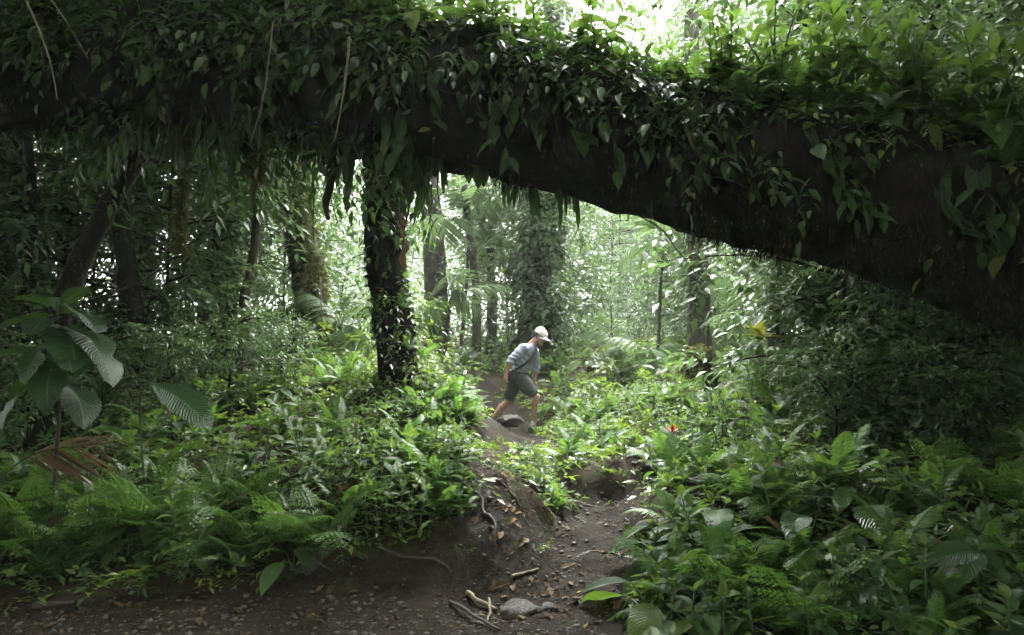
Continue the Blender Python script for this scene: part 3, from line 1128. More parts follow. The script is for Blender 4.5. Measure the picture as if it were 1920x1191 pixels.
# ------------------------------------------------------------------ leaf and frond meshes (shared by all copies)
def leaf_geo(L, W, shape='ellip', nseg=8, fold=.22, droop=.7, wave=0.0, wf=9, twist=0.0, seed=0, geo=None, Mx=None):
    rr = random.Random(seed)
    V, Fc, UV = [], [], []
    cols = (-1, -.5, 0, .5, 1)
    y = z = 0.0
    ang = 0.0
    for i in range(nseg + 1):
        t = i / nseg
        if shape == 'ellip':
            w = math.sin(math.pi * min(1, t) ** .82) ** .85 * (1 - .35 * max(0, (t - .72) / .28))
            w = max(w, .03 if t > .01 else .02)
            if t == 1:
                w = .01
        elif shape == 'lance':
            w = math.sin(math.pi * t ** .62) ** .9
            w = max(w, .02)
        elif shape == 'strap':
            w = min(1, t * 5 + .35) * min(1, (1 - t) * 3.2 + .02) ** .8
        elif shape == 'obov':
            w = math.sin(math.pi * t ** 1.25) ** .8
            w = max(w, .06 if t < .1 else .02)
        else:  # heart
            w = (1 - t) ** .75 * (1 + .45 * t) if t > 0 else .80
            w = max(w, .01)
        if i:
            ang = droop * (t ** 1.3)
            y += math.cos(ang) * L / nseg
            z -= math.sin(ang) * L / nseg
        for c in cols:
            a = abs(c)
            yy = y
            if shape == 'heart':
                yy = y - L * .30 * a ** 1.3 * (1 - t) ** 5
            zz = z + fold * a * w * W * .5 * (1 - .5 * t) + wave * math.sin(t * wf * 3.1416 + (1 if c > 0 else 0)) * a * W * .5
            jx = 1 + rr.uniform(-.05, .05) * (1 if a == 1 else 0)
            tw = twist * t
            x = c * w * W * .5 * jx
            V.append(Vector((x * math.cos(tw), yy, zz + x * math.sin(tw))))
            UV.append((.5 + c * .5, t))
    for i in range(nseg):
        for k in range(4):
            a = i * 5 + k
            Fc.append((a, a + 1, a + 6, a + 5))
    if Mx is not None:
        V = [Mx @ v for v in V]
    geo = geo or Geo()
    geo.add(V, Fc, UV)
    return geo


def leaf_mesh(name, mat, *a, **k):
    me = leaf_geo(*a, **k).mesh(name)
    me.materials.append(mat)
    return me


def frond_mesh(name, mat, L, pinna, npair, droop=1.0, rise=.5, pw=.22, hang=.2, tipdrop=.35, ragged=0.0, seed=0, gap=.1, fwd=.35):
    """one pinnate frond: rachis along +y, leaflets both sides"""
    rr = random.Random(seed)
    g = Geo()
    pts = []
    y = z = 0
    n = 24
    for i in range(n + 1):
        t = i / n
        a = rise - (rise + droop) * t ** 1.2
        pts.append((rr.uniform(-.004, .004), y, z))
        y += math.cos(a) * L / n
        z += math.sin(a) * L / n
    tube(pts, [.007 * L ** .5 * (1 - .8 * i / n) for i in range(n + 1)], 4, g, cap=False)
    fr = frames(pts)
    for j in range(npair):
        t = gap + (1 - gap) * (j + .3) / npair
        i = min(n - 1, int(t * n))
        p, T_, X_, Y_ = fr[i]
        p = p.lerp(fr[i + 1][0], t * n - i)
        ll = pinna * (math.sin(math.pi * (t * .88 + .12) ** .85) ** .7 + .06)
        for s in (-1, 1):
            if rr.random() < ragged:
                continue
            side = Vector((s, 0, 0))
            d = (side + T_ * (fwd + .5 * t) + Vector((0, 0, -hang + rr.uniform(-.08, .08)))).normalized()
            nz = side.cross(d).cross(d)
            nz = Vector((0, 0, 1))
            x = d.cross(nz).normalized()
            l_ = ll * rr.uniform(.88, 1.08)
            w_ = l_ * pw
            q = [p - x * w_ * .25, p + x * w_ * .25]
            m1 = p + d * l_ * .4 + Vector((0, 0, -.04 * l_))
            m2 = p + d * l_ * .75 + Vector((0, 0, -tipdrop * .45 * l_))
            e = p + d * l_ + Vector((0, 0, -tipdrop * l_))
            V = q + [m1 - x * w_ * .5, m1 + x * w_ * .5, m2 - x * w_ * .32, m2 + x * w_ * .32, e]
            g.add(V, [(0, 1, 3, 2), (2, 3, 5, 4), (4, 5, 6)])
    me = g.mesh(name)
    me.materials.append(mat)
    return me


def lacy_mesh(name, mat, L, seed=0, droop=.9, rise=.5):
    """twice divided fern frond"""
    rr = random.Random(seed)
    g = Geo()
    pts = []
    y = z = 0
    n = 20
    for i in range(n + 1):
        t = i / n
        a = rise - (rise + droop) * t ** 1.2
        pts.append(Vector((0, y, z)))
        y += math.cos(a) * L / n
        z += math.sin(a) * L / n
    tube(pts, [.006 * L ** .5 * (1 - .8 * i / n) for i in range(n + 1)], 4, g, cap=False)
    fr = frames(pts)
    for j in range(15):
        t = .14 + .86 * (j + .3) / 15
        i = min(n - 1, int(t * n))
        p, T_, _, _ = fr[i]
        ll = L * .36 * (1 - t) ** .75 + .015
        for s in (-1, 1):
            d = (Vector((s, 0, 0)) + T_ * .5 + Vector((0, 0, -.15 + rr.uniform(-.1, .1)))).normalized()
            x = d.cross(Vector((0, 0, 1))).normalized()
            m = max(3, int(9 * ll / (L * .36)))
            for q in range(m):
                u = (q + .5) / m
                b = p + d * ll * u + Vector((0, 0, -.18 * ll * u * u))
                sl = ll * .30 * (1 - u) ** .6 + .006
                for ss in (-1, 1):
                    dd = (x * ss + d * .6).normalized()
                    ww = d * ll / m * .42
                    g.add([b - ww, b + ww, b + dd * sl + ww * .5 - Vector((0, 0, .12 * sl))], [(0, 1, 2)])
    me = g.mesh(name)
    me.materials.append(mat)
    return me


LM = {}
LM['broad'] = [leaf_mesh('broad_leaf', M['broad'], 1.0, w, 'ellip', 8, f, d, wv, 8, tw, i) for i, (w, f, d, wv, tw) in enumerate([(.44, .25, .7, .04, .1), (.5, .18, 1.0, .06, -.15), (.40, .3, .45, .05, .2), (.47, .2, 1.25, .03, 0)])]
LM['bright'] = [leaf_mesh('bright_leaf', M['bright'], 1.0, w, 'ellip', 8, f, d, wv, 8, tw, i + 9) for i, (w, f, d, wv, tw) in enumerate([(.36, .25, .6, .04, .1), (.42, .18, .9, .06, -.15), (.32, .3, .4, .05, .2)])]
LM['obov'] = [leaf_mesh('obovate_leaf', M['bright'], 1.0, w, 'obov', 8, f, d, .05, 9, tw, i + 29) for i, (w, f, d, tw) in enumerate([(.36, .2, .6, .1), (.40, .25, .9, -.1)])]
LM['ribbed'] = [leaf_mesh('ribbed_leaf', M['ribbed'], 1.0, w, 'obov', 14, f, d, .06, 16, tw, i + 39) for i, (w, f, d, tw) in enumerate([(.40, .2, .7, .1), (.44, .15, 1.0, -.15), (.38, .25, .5, 0)])]
LM['hang'] = [leaf_mesh('hanging_leaf', M['hang'], 1.0, w, s, 8, f, d, wv, 7, tw, i + 49) for i, (w, s, f, d, wv, tw) in enumerate([(.42, 'ellip', .2, .3, .05, .3), (.34, 'ellip', .3, .5, .08, -.4), (.62, 'heart', .2, .4, .04, .1), (.30, 'lance', .2, .2, .1, .5)])]
LM['strap'] = [leaf_mesh('strap_leaf', M['hang'], 1.0, w, 'strap', 9, .15, d, .1, 12, tw, i + 59) for i, (w, d, tw) in enumerate([(.13, .3, .5), (.17, .5, -.6), (.11, .15, .9)])]
LM['heart'] = [leaf_mesh('heart_leaf', M['broad'], 1.0, w, 'heart', 8, .15, d, .05, 6, 0, i + 69) for i, (w, d) in enumerate([(.80, .7), (.72, .9)])]
LM['blade'] = [leaf_mesh('blade_leaf', M['bright'], 1.0, w, 'lance', 9, .5, d, 0, 1, .2, i + 79) for i, (w, d) in enumerate([(.075, 1.3), (.10, 1.6), (.085, 2.0)])]
LM['dead'] = [leaf_mesh('dead_leaf', M['brown'], 1.0, w, 'ellip', 6, .5, d, .2, 5, tw, i + 89) for i, (w, d, tw) in enumerate([(.4, .6, .7), (.32, 1.2, -1), (.5, .3, .3)])]
LM['yellow'] = [leaf_mesh('yellow_leaf', M['yellow'], 1.0, .42, 'ellip', 8, .2, .6, .06, 8, .1, 97)]
LM['fern'] = [frond_mesh('fern_frond', M['fern'], 1.0, .17, 22, d, r, .27, .15, .3, .02, i) for i, (d, r) in enumerate([(.9, .7), (1.2, .9), (.6, .5)])]
LM['lacy'] = [lacy_mesh('lacy_frond', M['fern'], 1.0, i, d, r) for i, (d, r) in enumerate([(.8, .6), (1.1, .8), (.6, .4)])]
LM['palm'] = [frond_mesh('palm_frond', M['palm'], 1.0, .40, 24, d, r, .085, hg, .6, rg_, i + 5, .22, .6) for i, (d, r, hg, rg_) in enumerate([(1.0, .7, .5, .08), (1.3, .9, 1.0, .2), (.6, .4, .25, .12)])]
LM['deadpalm'] = [frond_mesh('dead_frond', M['brown'], 1.0, .50, 15, .9, .3, .075, .45, .35, .25, 77, .12, 1.3), frond_mesh('dead_frond', M['brown'], 1.0, .30, 16, 1.6, .5, .06, 2.2, .3, .3, 78, .2, .5)]


# ------------------------------------------------------------------ plants: prototypes as (stem mesh, [(name, mesh, matrix), ...])
def LMx(pos, az, el, roll, s):
    return Matrix.Translation(Vector(pos)) @ Matrix.Rotation(az, 4, 'Z') @ Matrix.Rotation(el, 4, 'X') @ Matrix.Rotation(roll, 4, 'Y') @ Matrix.Scale(s, 4)


def proto_herb(seed, h, n, L, kind, opp=True, stems=1, elt=50, elb=5, tip=0, r=.006):
    rr = random.Random(seed)
    g = Geo()
    lv = []
    for s_ in range(stems):
        az0 = rr.uniform(0, 6.28)
        lean = rr.uniform(.05, .25) + .25 * (s_ > 0)
        hh = h * (1 if s_ == 0 else rr.uniform(.55, .95))
        pts = [(math.cos(az0) * lean * hh * t * t, math.sin(az0) * lean * hh * t * t, hh * t - .03) for t in np.linspace(0, 1, 7)]
        tube(pts, [r * (1.3 - .8 * i / 6) for i in range(7)], 5, g)
        A = np.array(pts)
        az = rr.uniform(0, 6.28)
        for i in range(n):
            t = .28 + .72 * (i + 1) / n
            p = [np.interp(t, np.linspace(0, 1, 7), A[:, k]) for k in range(3)]
            el = R(elb + (elt - elb) * t ** 2 + rr.uniform(-14, 14))
            sz = L * rr.uniform(.7, 1.1) * (1.0 - .45 * t ** 3)
            pair = (0, math.pi) if opp else (0,)
            for q in pair:
                lv.append(('leaf', rr.choice(LM[kind]), LMx(p, az + q + rr.uniform(-.25, .25), el, rr.uniform(-.25, .25), sz)))
            az += 1.57 if opp else 2.4
        if tip:
            lv.append(('leaf', rr.choice(LM[kind]), LMx(A[-1], az, R(70), 0, L * .5)))
    me = g.mesh('herb_stem')
    me.materials.append(M['stem'])
    return me, lv


def proto_rosette(seed, n, L, kind, nm, pet=0.0, el0=20, el1=75, r=.004):
    """leaves or fronds from one base, with stalks if pet"""
    rr = random.Random(seed)
    g = Geo()
    lv = []
    az = rr.uniform(0, 6.28)
    for i in range(n):
        t = i / max(1, n - 1)
        el = R(el0 + (el1 - el0) * t + rr.uniform(-10, 10))
        az += 2.4 + rr.uniform(-.3, .3)
        sz = L * rr.uniform(.7, 1.1)
        if pet:
            pl = pet * rr.uniform(.6, 1.15)
            d = Vector((-math.sin(az) * math.cos(el), math.cos(az) * math.cos(el), math.sin(el)))
            pts = [d * pl * u + Vector((0, 0, -.12 * pl * u * u - .02)) for u in (0, .33, .66, 1)]
            tube(pts, [r * 1.2, r, r, r * .8], 5, g)
            lv.append((nm, rr.choice(LM[kind]), LMx(pts[-1], az + rr.uniform(-.3, .3), R(rr.uniform(-40, 5)), rr.uniform(-.2, .2), sz)))
        else:
            lv.append((nm, rr.choice(LM[kind]), LMx((0, 0, 0), az, el - R(20 if nm == 'frond' else 0), rr.uniform(-.2, .2), sz)))
    if not pet:
        tube([(0, 0, -.04), (0, 0, .02)], [.012, .01], 6, g)
    me = g.mesh('crown_base')
    me.materials.append(M['stem'])
    return me, lv


def proto_climber(seed, n, L, kind, length, spread=1.0):
    """a stem creeping down a trunk; +y faces away from the trunk"""
    rr = random.Random(seed)
    g = Geo()
    lv = []
    sx = rr.uniform(-.35, .35)
    pts = [(sx * length * t + .03 * math.sin(t * 7 + seed), .02 + .05 * t, .05 - length * t) for t in np.linspace(0, 1, 8)]
    tube(pts, [.005 - .0003 * i for i in range(8)], 5, g)
    A = np.array(pts)
    for i in range(n):
        t = (i + .5) / n
        p = [np.interp(t, np.linspace(0, 1, 8), A[:, k]) for k in range(3)]
        az = rr.uniform(-1, 1) * spread
        el = R(rr.uniform(-80, -25))
        lv.append(('leaf', rr.choice(LM[kind]), LMx(p, az, el, rr.uniform(-.5, .5), L * rr.uniform(.55, 1.2))))
    me = g.mesh('creeping_stem')
    me.materials.append(M['wood'])
    return me, lv


def proto_straps(seed, n, L, kind='strap'):
    rr = random.Random(seed)
    g = Geo()
    tube([(0, 0, .05), (0, 0, -.03)], [.012, .008], 5, g)
    lv = []
    for i in range(n):
        lv.append(('leaf', rr.choice(LM[kind]), LMx((rr.uniform(-.04, .04), rr.uniform(-.04, .04), .01), rr.uniform(0, 6.28), R(rr.uniform(-88, -62)), rr.uniform(-.3, .3), L * rr.uniform(.5, 1.2))))
    me = g.mesh('strap_base')
    me.materials.append(M['wood'])
    return me, lv


PR = {
    'herb': [proto_herb(i, .30, 3, .17, 'broad', True, 2, 45, -5, 1) for i in range(4)],
    'tallherb': [proto_herb(20 + i, .55, 4, .20, 'broad', True, 2, 50, 0, 1, .007) for i in range(3)],
    'smallherb': [proto_herb(40 + i, .26, 4, .105, 'bright', True, 3, 45, -5, 1, .004) for i in range(4)],
    'shrub': [proto_herb(60 + i, .80, 6, .24, 'bright', False, 3, 55, 5, 1, .009) for i in range(4)],
    'rosette': [proto_rosette(80 + i, 8, .30, 'obov', 'leaf', 0, 15, 70) for i in range(3)],
    'heart': [proto_rosette(100 + i, 7, .20, 'heart', 'leaf', .30, 30, 85) for i in range(3)],
    'bigleaf': [proto_rosette(120 + i, 6, .40, 'broad', 'leaf', .22, 25, 75, .007) for i in range(3)],
    'fern': [proto_rosette(140 + i, 8, .52, 'fern', 'frond', 0, 25, 75) for i in range(4)],
    'lacy': [proto_rosette(160 + i, 6, .55, 'lacy', 'frond', 0, 25, 70) for i in range(3)],
    'climber': [proto_climber(180 + i, 9, .17, 'hang', .45) for i in range(5)],
    'creeper': [proto_climber(200 + i, 8, .12, 'broad', .35, 1.4) for i in range(4)],
    'straps': [proto_straps(220 + i, 5, .42) for i in range(4)],
    'hangers': [proto_straps(240 + i, 6, .24, 'hang') for i in range(4)],
    'bromeliad': [proto_rosette(260 + i, 14, .45, 'blade', 'leaf', 0, 30, 85) for i in range(3)],
    'grass': [proto_rosette(280 + i, 9, .34, 'blade', 'leaf', 0, 35, 88) for i in range(3)],
}
NM = {'herb': ('broadleaf_herb', 'herb', 'stem'), 'tallherb': ('tall_herb', 'herb', 'stem'), 'smallherb': ('small_leaved_herb', 'herb', 'stem'), 'shrub': ('leafy_shrub', 'shrub', 'stem'),
      'rosette': ('rosette_plant', 'plant', 'base'), 'heart': ('heart_leaf_plant', 'plant', 'stalk'), 'bigleaf': ('large_leaved_plant', 'plant', 'stalk'), 'fern': ('fern', 'fern', 'base'),
      'lacy': ('lacy_fern', 'fern', 'base'), 'climber': ('climbing_plant', 'climber', 'stem'), 'creeper': ('creeper', 'climber', 'stem'), 'straps': ('strap_fern', 'fern', 'base'),
      'hangers': ('hanging_plant', 'climber', 'base'), 'bromeliad': ('bromeliad', 'plant', 'base'), 'grass': ('tall_grass', 'grass', 'base')}
LOOK = {'herb': 'broad leaved green herb', 'tallherb': 'tall paired leaved herb', 'smallherb': 'bushy herb with small bright leaves',
        'shrub': 'upright long leaved shrub', 'rosette': 'rosette of spoon shaped leaves', 'heart': 'plant with stalked heart shaped leaves',
        'bigleaf': 'plant with large veined leaves', 'fern': 'arching feathery fern', 'lacy': 'lacy finely cut fern', 'climber': 'climber with drooping dark leaves',
        'creeper': 'creeper with small scattered leaves', 'straps': 'tuft of hanging strap leaves', 'hangers': 'hanging tuft of pointed leaves',
        'bromeliad': 'spiky narrow leaved rosette', 'grass': 'tuft of arching grass blades'}
# things one can find, by which a plant among look-alikes is told apart
LAND = [('the walker', mbase), ('the thick mossy trunk', P(742, 760, 8.4)), ('the slim mossy trunk', P(590, 660, 11.5)), ('the large wet stone', G(975, 1150)), ('the red flowers', G(1262, 905)),
        ('the mossy stump', P(1330, 690, 10.4)), ('the brown palm frond', P(130, 850, 5.5)), ('the ribbed leaved plant', P(108, 700, 5.5)), ('the drooping oval leaf', P(330, 750, 5.5)),
        ('the fallen mossy branch', G(500, 930)), ('the earth step', G(1110, 935)), ('the yellow leaves', G(1425, 700)), ('the huge oval leaves', G(1800, 1130)), ('the pale broad leaves', G(1560, 1150)),
        ('the mud coated boulder', G(1240, 1000)), ('the rotten branch stub', G(645, 1056))]
LLAND = [('the pale thin vine', P(490, 150, 5.4)), ('the torn bark strip', P(642, 160, 5.3)), ('the bent dangling twig', P(85, 90, 5.35)), ('the looping rootlet', P(900, 200, 5.35)), ('the thin drooping vine', P(1230, 400, 5.7)),
         ('the long hanging fern', P(1790, 380, 4.6)), ('the big dark paired leaves', P(1360, 150, 5.4)), ('the thick mossy trunk', P(735, 300, 6.5)), ('the bearded hanging root', P(375, 260, 6.4))]
TLAND = [('the black leaning trunk', P(120, 560, 7.3)), ('the dark forked trunk', P(240, 600, 9.5)), ('the pale crooked sapling', P(462, 600, 10.6)), ('the slim mossy trunk', P(590, 660, 11.5)), ('the grey misty trunk', P(818, 560, 19)),
         ('the slender twin trunks', P(905, 560, 17)), ('the vine clad tree', P(1000, 600, 15.2)), ('the grassy trunk', P(1312, 580, 14)), ('the pale fibrous trunk', P(1455, 560, 10.2)), ('the ghostly trunk', P(1300, 300, 24)),
         ('the fern hung trunk', P(1545, 300, 12.5)), ('the low log end', P(1800, 620, 6)), ('the thin dark trunk', P(50, 520, 9))]


def near(loc, land):
    loc = np.array([float(a) for a in loc])
    return ' near ' + min(land, key=lambda q: float(((np.asarray(q[1]) - loc) ** 2).sum()))[0]


def plant(kind, loc, rotz, s, where, group, rr, tilt=(0, 0), label=None, land=None):
    st, lv = rr.choice(PR[kind])
    nm, cat, stn = NM[kind]
    Mx = Matrix.Translation(Vector([float(a) for a in loc])) @ Matrix.Rotation(rotz, 4, 'Z') @ Matrix.Rotation(tilt[0], 4, 'X') @ Matrix.Rotation(tilt[1], 4, 'Y') @ Matrix.Scale(float(s), 4)
    e = empty(nm, None, label or (LOOK[kind] + ' ' + where + near(loc, land or LAND)), cat, group and (NM[kind][0].replace('_', ' ') + ' ' + group), Mx)
    link(stn, st, None, e)
    for ln, me, lm in lv:
        link(ln, me, None, e, lm)
    return e


def rand_in(poly, rr):
    xs, ys = [p[0] for p in poly], [p[1] for p in poly]
    for _ in range(500):
        a, b = rr.uniform(min(xs), max(xs)), rr.uniform(min(ys), max(ys))
        if in_poly(a, b, poly)[0]:
            return a, b
    return poly[0]


def scatter(poly, spec, where, group, seed, mind=.16, smul=1.0, zoff=0.0):
    rr = random.Random(seed)
    done = []
    for kind, n, s0, s1 in spec:
        c = 0
        for _ in range(n * 12):
            if c >= n:
                break
            a, b = rand_in(poly, rr)
            g = G(a, b)
            if g is None:
                continue
            if any(abs(g[0] - q[0]) + abs(g[1] - q[1]) < mind for q in done):
                continue
            done.append(g)
            plant(kind, (g[0], g[1], g[2] + zoff), rr.uniform(0, 6.28), smul * rr.uniform(s0, s1), where, group, rr, (rr.uniform(-.15, .2), rr.uniform(-.15, .15)))
            c += 1


# -- the near left bank above the gravel
scatter([(-150, 1105), (430, 1092), (560, 1075), (640, 1010), (560, 940), (300, 920), (-150, 940)],
        [('lacy', 11, .9, 1.4), ('fern', 8, .7, 1.1), ('bigleaf', 7, .6, .95), ('herb', 16, .8, 1.4), ('tallherb', 8, .7, 1.0), ('heart', 3, .8, 1.1)],
        'on the low gravel bank', 'on the low bank', 301, .15)
rr = random.Random(333)
for (a, b, s) in [(300, 1015, 1.6), (400, 985, 1.5), (235, 1010, 1.3), (470, 1045, 1.2), (350, 1050, 1.25), (160, 1040, 1.1)]:
    plant('lacy', G(a, b), rr.uniform(0, 6.28), s, 'on the low gravel bank', 'on the low bank', rr, (.2, 0))
# -- the shaded slope behind it
scatter([(-120, 930), (560, 930), (650, 900), (620, 760), (300, 700), (-120, 720)],
        [('fern', 16, .8, 1.2), ('herb', 22, .9, 1.5), ('tallherb', 14, .8, 1.3), ('heart', 6, .9, 1.4), ('smallherb', 16, .9, 1.5), ('bigleaf', 5, .8, 1.1)],
        'on the shaded slope', 'on the shaded slope', 302, .2)
# -- the lit slope between the two mossy trees
scatter([(430, 740), (700, 760), (680, 660), (480, 655)],
        [('fern', 12, .8, 1.2), ('smallherb', 22, 1.0, 1.6), ('herb', 12, .9, 1.4), ('rosette', 5, .8, 1.2)],
        'between the mossy trunks', 'between the mossy trunks', 303, .25)
# -- the slope below the mossy tree
scatter([(640, 1020), (760, 1025), (860, 970), (885, 900), (872, 840), (760, 790), (660, 840), (600, 930)],
        [('herb', 18, .8, 1.25), ('smallherb', 22, .9, 1.5), ('fern', 9, .6, .9), ('heart', 4, .7, 1.0), ('tallherb', 7, .6, .9), ('lacy', 3, .6, .8)],
        'on the steep bank', 'on the steep bank', 304, .15)
scatter([(560, 1085), (640, 1040), (770, 1030), (860, 985), (880, 930), (840, 960), (700, 1010), (560, 1050)],
        [('smallherb', 14, .5, .9), ('herb', 9, .5, .9), ('fern', 5, .5, .7), ('grass', 3, .4, .6)],
        'on the bank lip', 'on the bank lip', 315, .13)
# -- the tree's mound, its sunlit edge
scatter([(690, 800), (780, 820), (900, 810), (880, 740), (840, 690), (790, 690), (700, 760)],
        [('smallherb', 24, .8, 1.3), ('fern', 18, .65, 1.0), ('herb', 16, .7, 1.1), ('grass', 4, .6, .9), ('tallherb', 5, .6, .8)],
        'on the root mound', 'on the root mound', 305, .12)
# -- the tongue of plants in the gully
scatter([(960, 850), (1010, 855), (1045, 885), (1050, 965), (1005, 930), (970, 885)],
        [('smallherb', 15, .5, .8), ('herb', 5, .4, .7), ('fern', 3, .4, .6)],
        'on the earth ridge', 'on the earth ridge', 306, .12)
# -- the thicket right of the walker
scatter([(1050, 900), (1170, 850), (1290, 800), (1320, 700), (1260, 670), (1060, 680), (1035, 760), (1040, 830)],
        [('smallherb', 62, 1.0, 1.7), ('herb', 16, .8, 1.2), ('fern', 12, .8, 1.1), ('heart', 4, 1, 1.4), ('tallherb', 6, .8, 1.1)],
        'in the bright thicket', 'in the bright thicket', 307, .17)
# -- beyond the walker
scatter([(840, 690), (980, 720), (1060, 700), (1060, 668), (860, 662)],
        [('smallherb', 26, 1.1, 1.8), ('fern', 10, .9, 1.3), ('heart', 3, 1.4, 1.8), ('grass', 4, 1.2, 1.8)],
        'on the upper trail edge', 'behind the walker', 308, .3)
scatter([(1040, 690), (1340, 700), (1420, 660), (1300, 640), (1060, 650)],
        [('heart', 7, 1.6, 2.3), ('bromeliad', 6, 1.3, 2.0), ('rosette', 6, 1.3, 1.9), ('fern', 8, 1.1, 1.6), ('shrub', 7, 1.0, 1.4), ('bigleaf', 5, 1.1, 1.5)],
        'at the thicket back', 'at the thicket edge', 309, .4)
# -- the lit plants on the right bank
scatter([(1230, 930), (1225, 870), (1320, 780), (1500, 690), (1540, 760), (1420, 860), (1330, 930)],
        [('shrub', 9, .65, .95), ('fern', 14, .7, 1.1), ('smallherb', 20, .9, 1.4), ('herb', 14, .9, 1.3), ('rosette', 6, .7, 1.1), ('tallherb', 8, .8, 1.2)],
        'on the lit bank', 'on the lit bank', 310, .2)
rr = random.Random(310)
for (a, b, s) in [(1395, 705, 1.5), (1440, 690, 1.6), (1470, 720, 1.3), (1365, 725, 1.2), (1490, 690, 1.5)]:
    plant('bigleaf', G(a, b), rr.uniform(0, 6.28), s, 'on the lit bank', 'on the lit bank', rr)
# -- the dark right foreground
scatter([(1200, 1180), (1215, 1040), (1260, 950), (1400, 880), (1900, 820), (2150, 900), (2150, 1230), (1230, 1230)],
        [('herb', 34, .9, 1.5), ('bigleaf', 26, .7, 1.25), ('fern', 22, .8, 1.3), ('lacy', 10, .9, 1.3), ('tallherb', 16, .7, 1.1), ('heart', 5, .8, 1.1), ('grass', 6, .7, 1.0), ('rosette', 6, .6, .9)],
        'in the dark undergrowth', 'in the dark undergrowth', 311, .14)
scatter([(1420, 860), (1900, 820), (2150, 860), (2100, 700), (1700, 690), (1500, 720)],
        [('shrub', 16, .8, 1.3), ('bigleaf', 16, 1.0, 1.6), ('fern', 12, .9, 1.4), ('tallherb', 14, 1.0, 1.5), ('heart', 9, 1.2, 1.8)],
        'under the low log end', 'under the fallen tree', 312, .25)


scatter([(1240, 1150), (1950, 1090), (2050, 1250), (1240, 1250)],
        [('herb', 16, .8, 1.3), ('fern', 7, .6, .9), ('tallherb', 5, .6, .9), ('lacy', 4, .7, .9), ('bigleaf', 4, .5, .8)],
        'at the undergrowth foot', 'at the undergrowth foot', 313, .14)
# brown stems and dead leaves caught in the undergrowth
rr = random.Random(314)
for k in range(46):
    g = G(*rand_in([(0, 1090), (600, 1040), (860, 900), (700, 760), (60, 760)] if k % 2 else [(1230, 1150), (1260, 930), (1500, 760), (1900, 820), (1900, 1180)], rr))
    o = link('dead_leaf', rr.choice(LM['dead']), None)
    o.matrix_world = LMx(g + np.array([0, 0, rr.uniform(.12, .32)]), rr.uniform(0, 6.28), R(rr.uniform(-50, 20)), rr.uniform(-1, 1), rr.uniform(.1, .2))
    tag(o, 'brown dead leaf caught in the undergrowth' + near(g, LAND), 'dead leaf', 'dead leaves in the undergrowth')


# -- plants that grow on the fallen tree
def on_log(spec, px0, px1, where, group, seed):
    rr = random.Random(seed)
    for kind, n, a0, a1, s0, s1, up in spec:
        for _ in range(n):
            px = rr.uniform(px0, px1)
            p, nn_ = log_at(px, rr.uniform(a0, a1))
            p = p - nn_ * .015
            rz = (math.pi + rr.uniform(-.7, .7)) if not up else rr.uniform(0, 6.28)
            tl = (rr.uniform(-.2, .2), rr.uniform(-.2, .2))
            plant(kind, p, rz, rr.uniform(s0, s1), where, group, rr, tl, None, LLAND)


on_log([('climber', 90, -5, 80, .8, 1.35, 0), ('creeper', 30, 0, 75, .9, 1.5, 0), ('hangers', 22, 10, 75, .8, 1.3, 1)], -60, 760, 'on the thick log end', 'on the thick end', 401)
on_log([('climber', 34, 12, 80, .8, 1.35, 0), ('climber', 16, -15, 50, 1.2, 1.7, 0), ('creeper', 26, 10, 80, .9, 1.5, 0), ('hangers', 12, -30, 60, .7, 1.2, 1)], 760, 1330, 'on the log side', 'over the trail', 402)
on_log([('climber', 15, -10, 75, .9, 1.5, 0), ('creeper', 16, -10, 80, .8, 1.3, 0), ('fern', 6, 20, 60, .5, .8, 1)], 1330, 2000, 'on the dark log end', 'on the low end', 403)
on_log([('straps', 18, -110, -60, .7, 1.3, 1), ('hangers', 20, -115, -50, .8, 1.3, 1)], 200, 830, 'under the thick log end', 'fringing the underside', 404)
on_log([('straps', 9, -100, -80, .5, .8, 1), ('hangers', 4, -100, -70, .6, .8, 1)], 830, 1230, 'under the log arch', 'above the walker', 405)
on_log([('herb', 40, 50, 110, .9, 1.6, 1), ('tallherb', 22, 60, 115, .7, 1.2, 1), ('fern', 16, 45, 110, .7, 1.1, 1), ('bigleaf', 9, 55, 100, .6, .9, 1), ('rosette', 7, 60, 100, .7, 1.0, 1), ('grass', 8, 50, 100, .7, 1.1, 1), ('heart', 6, 55, 95, .7, 1.0, 1)], -120, 1260, 'atop the thick log end', 'along the top', 406)
on_log([('shrub', 24, 60, 125, .7, 1.3, 1), ('tallherb', 24, 60, 120, .9, 1.7, 1), ('herb', 22, 45, 110, 1.0, 1.6, 1), ('rosette', 9, 50, 90, .6, 1.0, 1), ('fern', 16, 50, 110, .8, 1.2, 1), ('bigleaf', 8, 60, 110, .7, 1.0, 1), ('heart', 5, 55, 100, .9, 1.2, 1)], 1290, 2050, 'atop the leafy log', 'on the sunlit top', 407)


# ------------------------------------------------------------------ trees
def tree_trunk(pts, rad, seg, mat, parent, off, noise=.12, flare=0, name='trunk', n=40, seed=3):
    A = spline([list(p) + [r] for p, r in zip(pts, rad)], n)
    rads = A[:, 3].copy()
    if flare:
        rads = rads * (1 + flare * np.exp(-np.linspace(0, 1, n) * n / 4.0))
    g = tube(A[:, :3] - off, list(rads), seg, None, True, noise, 4.0, seed)
    return link(name, g.mesh(name), mat, parent), A, rads


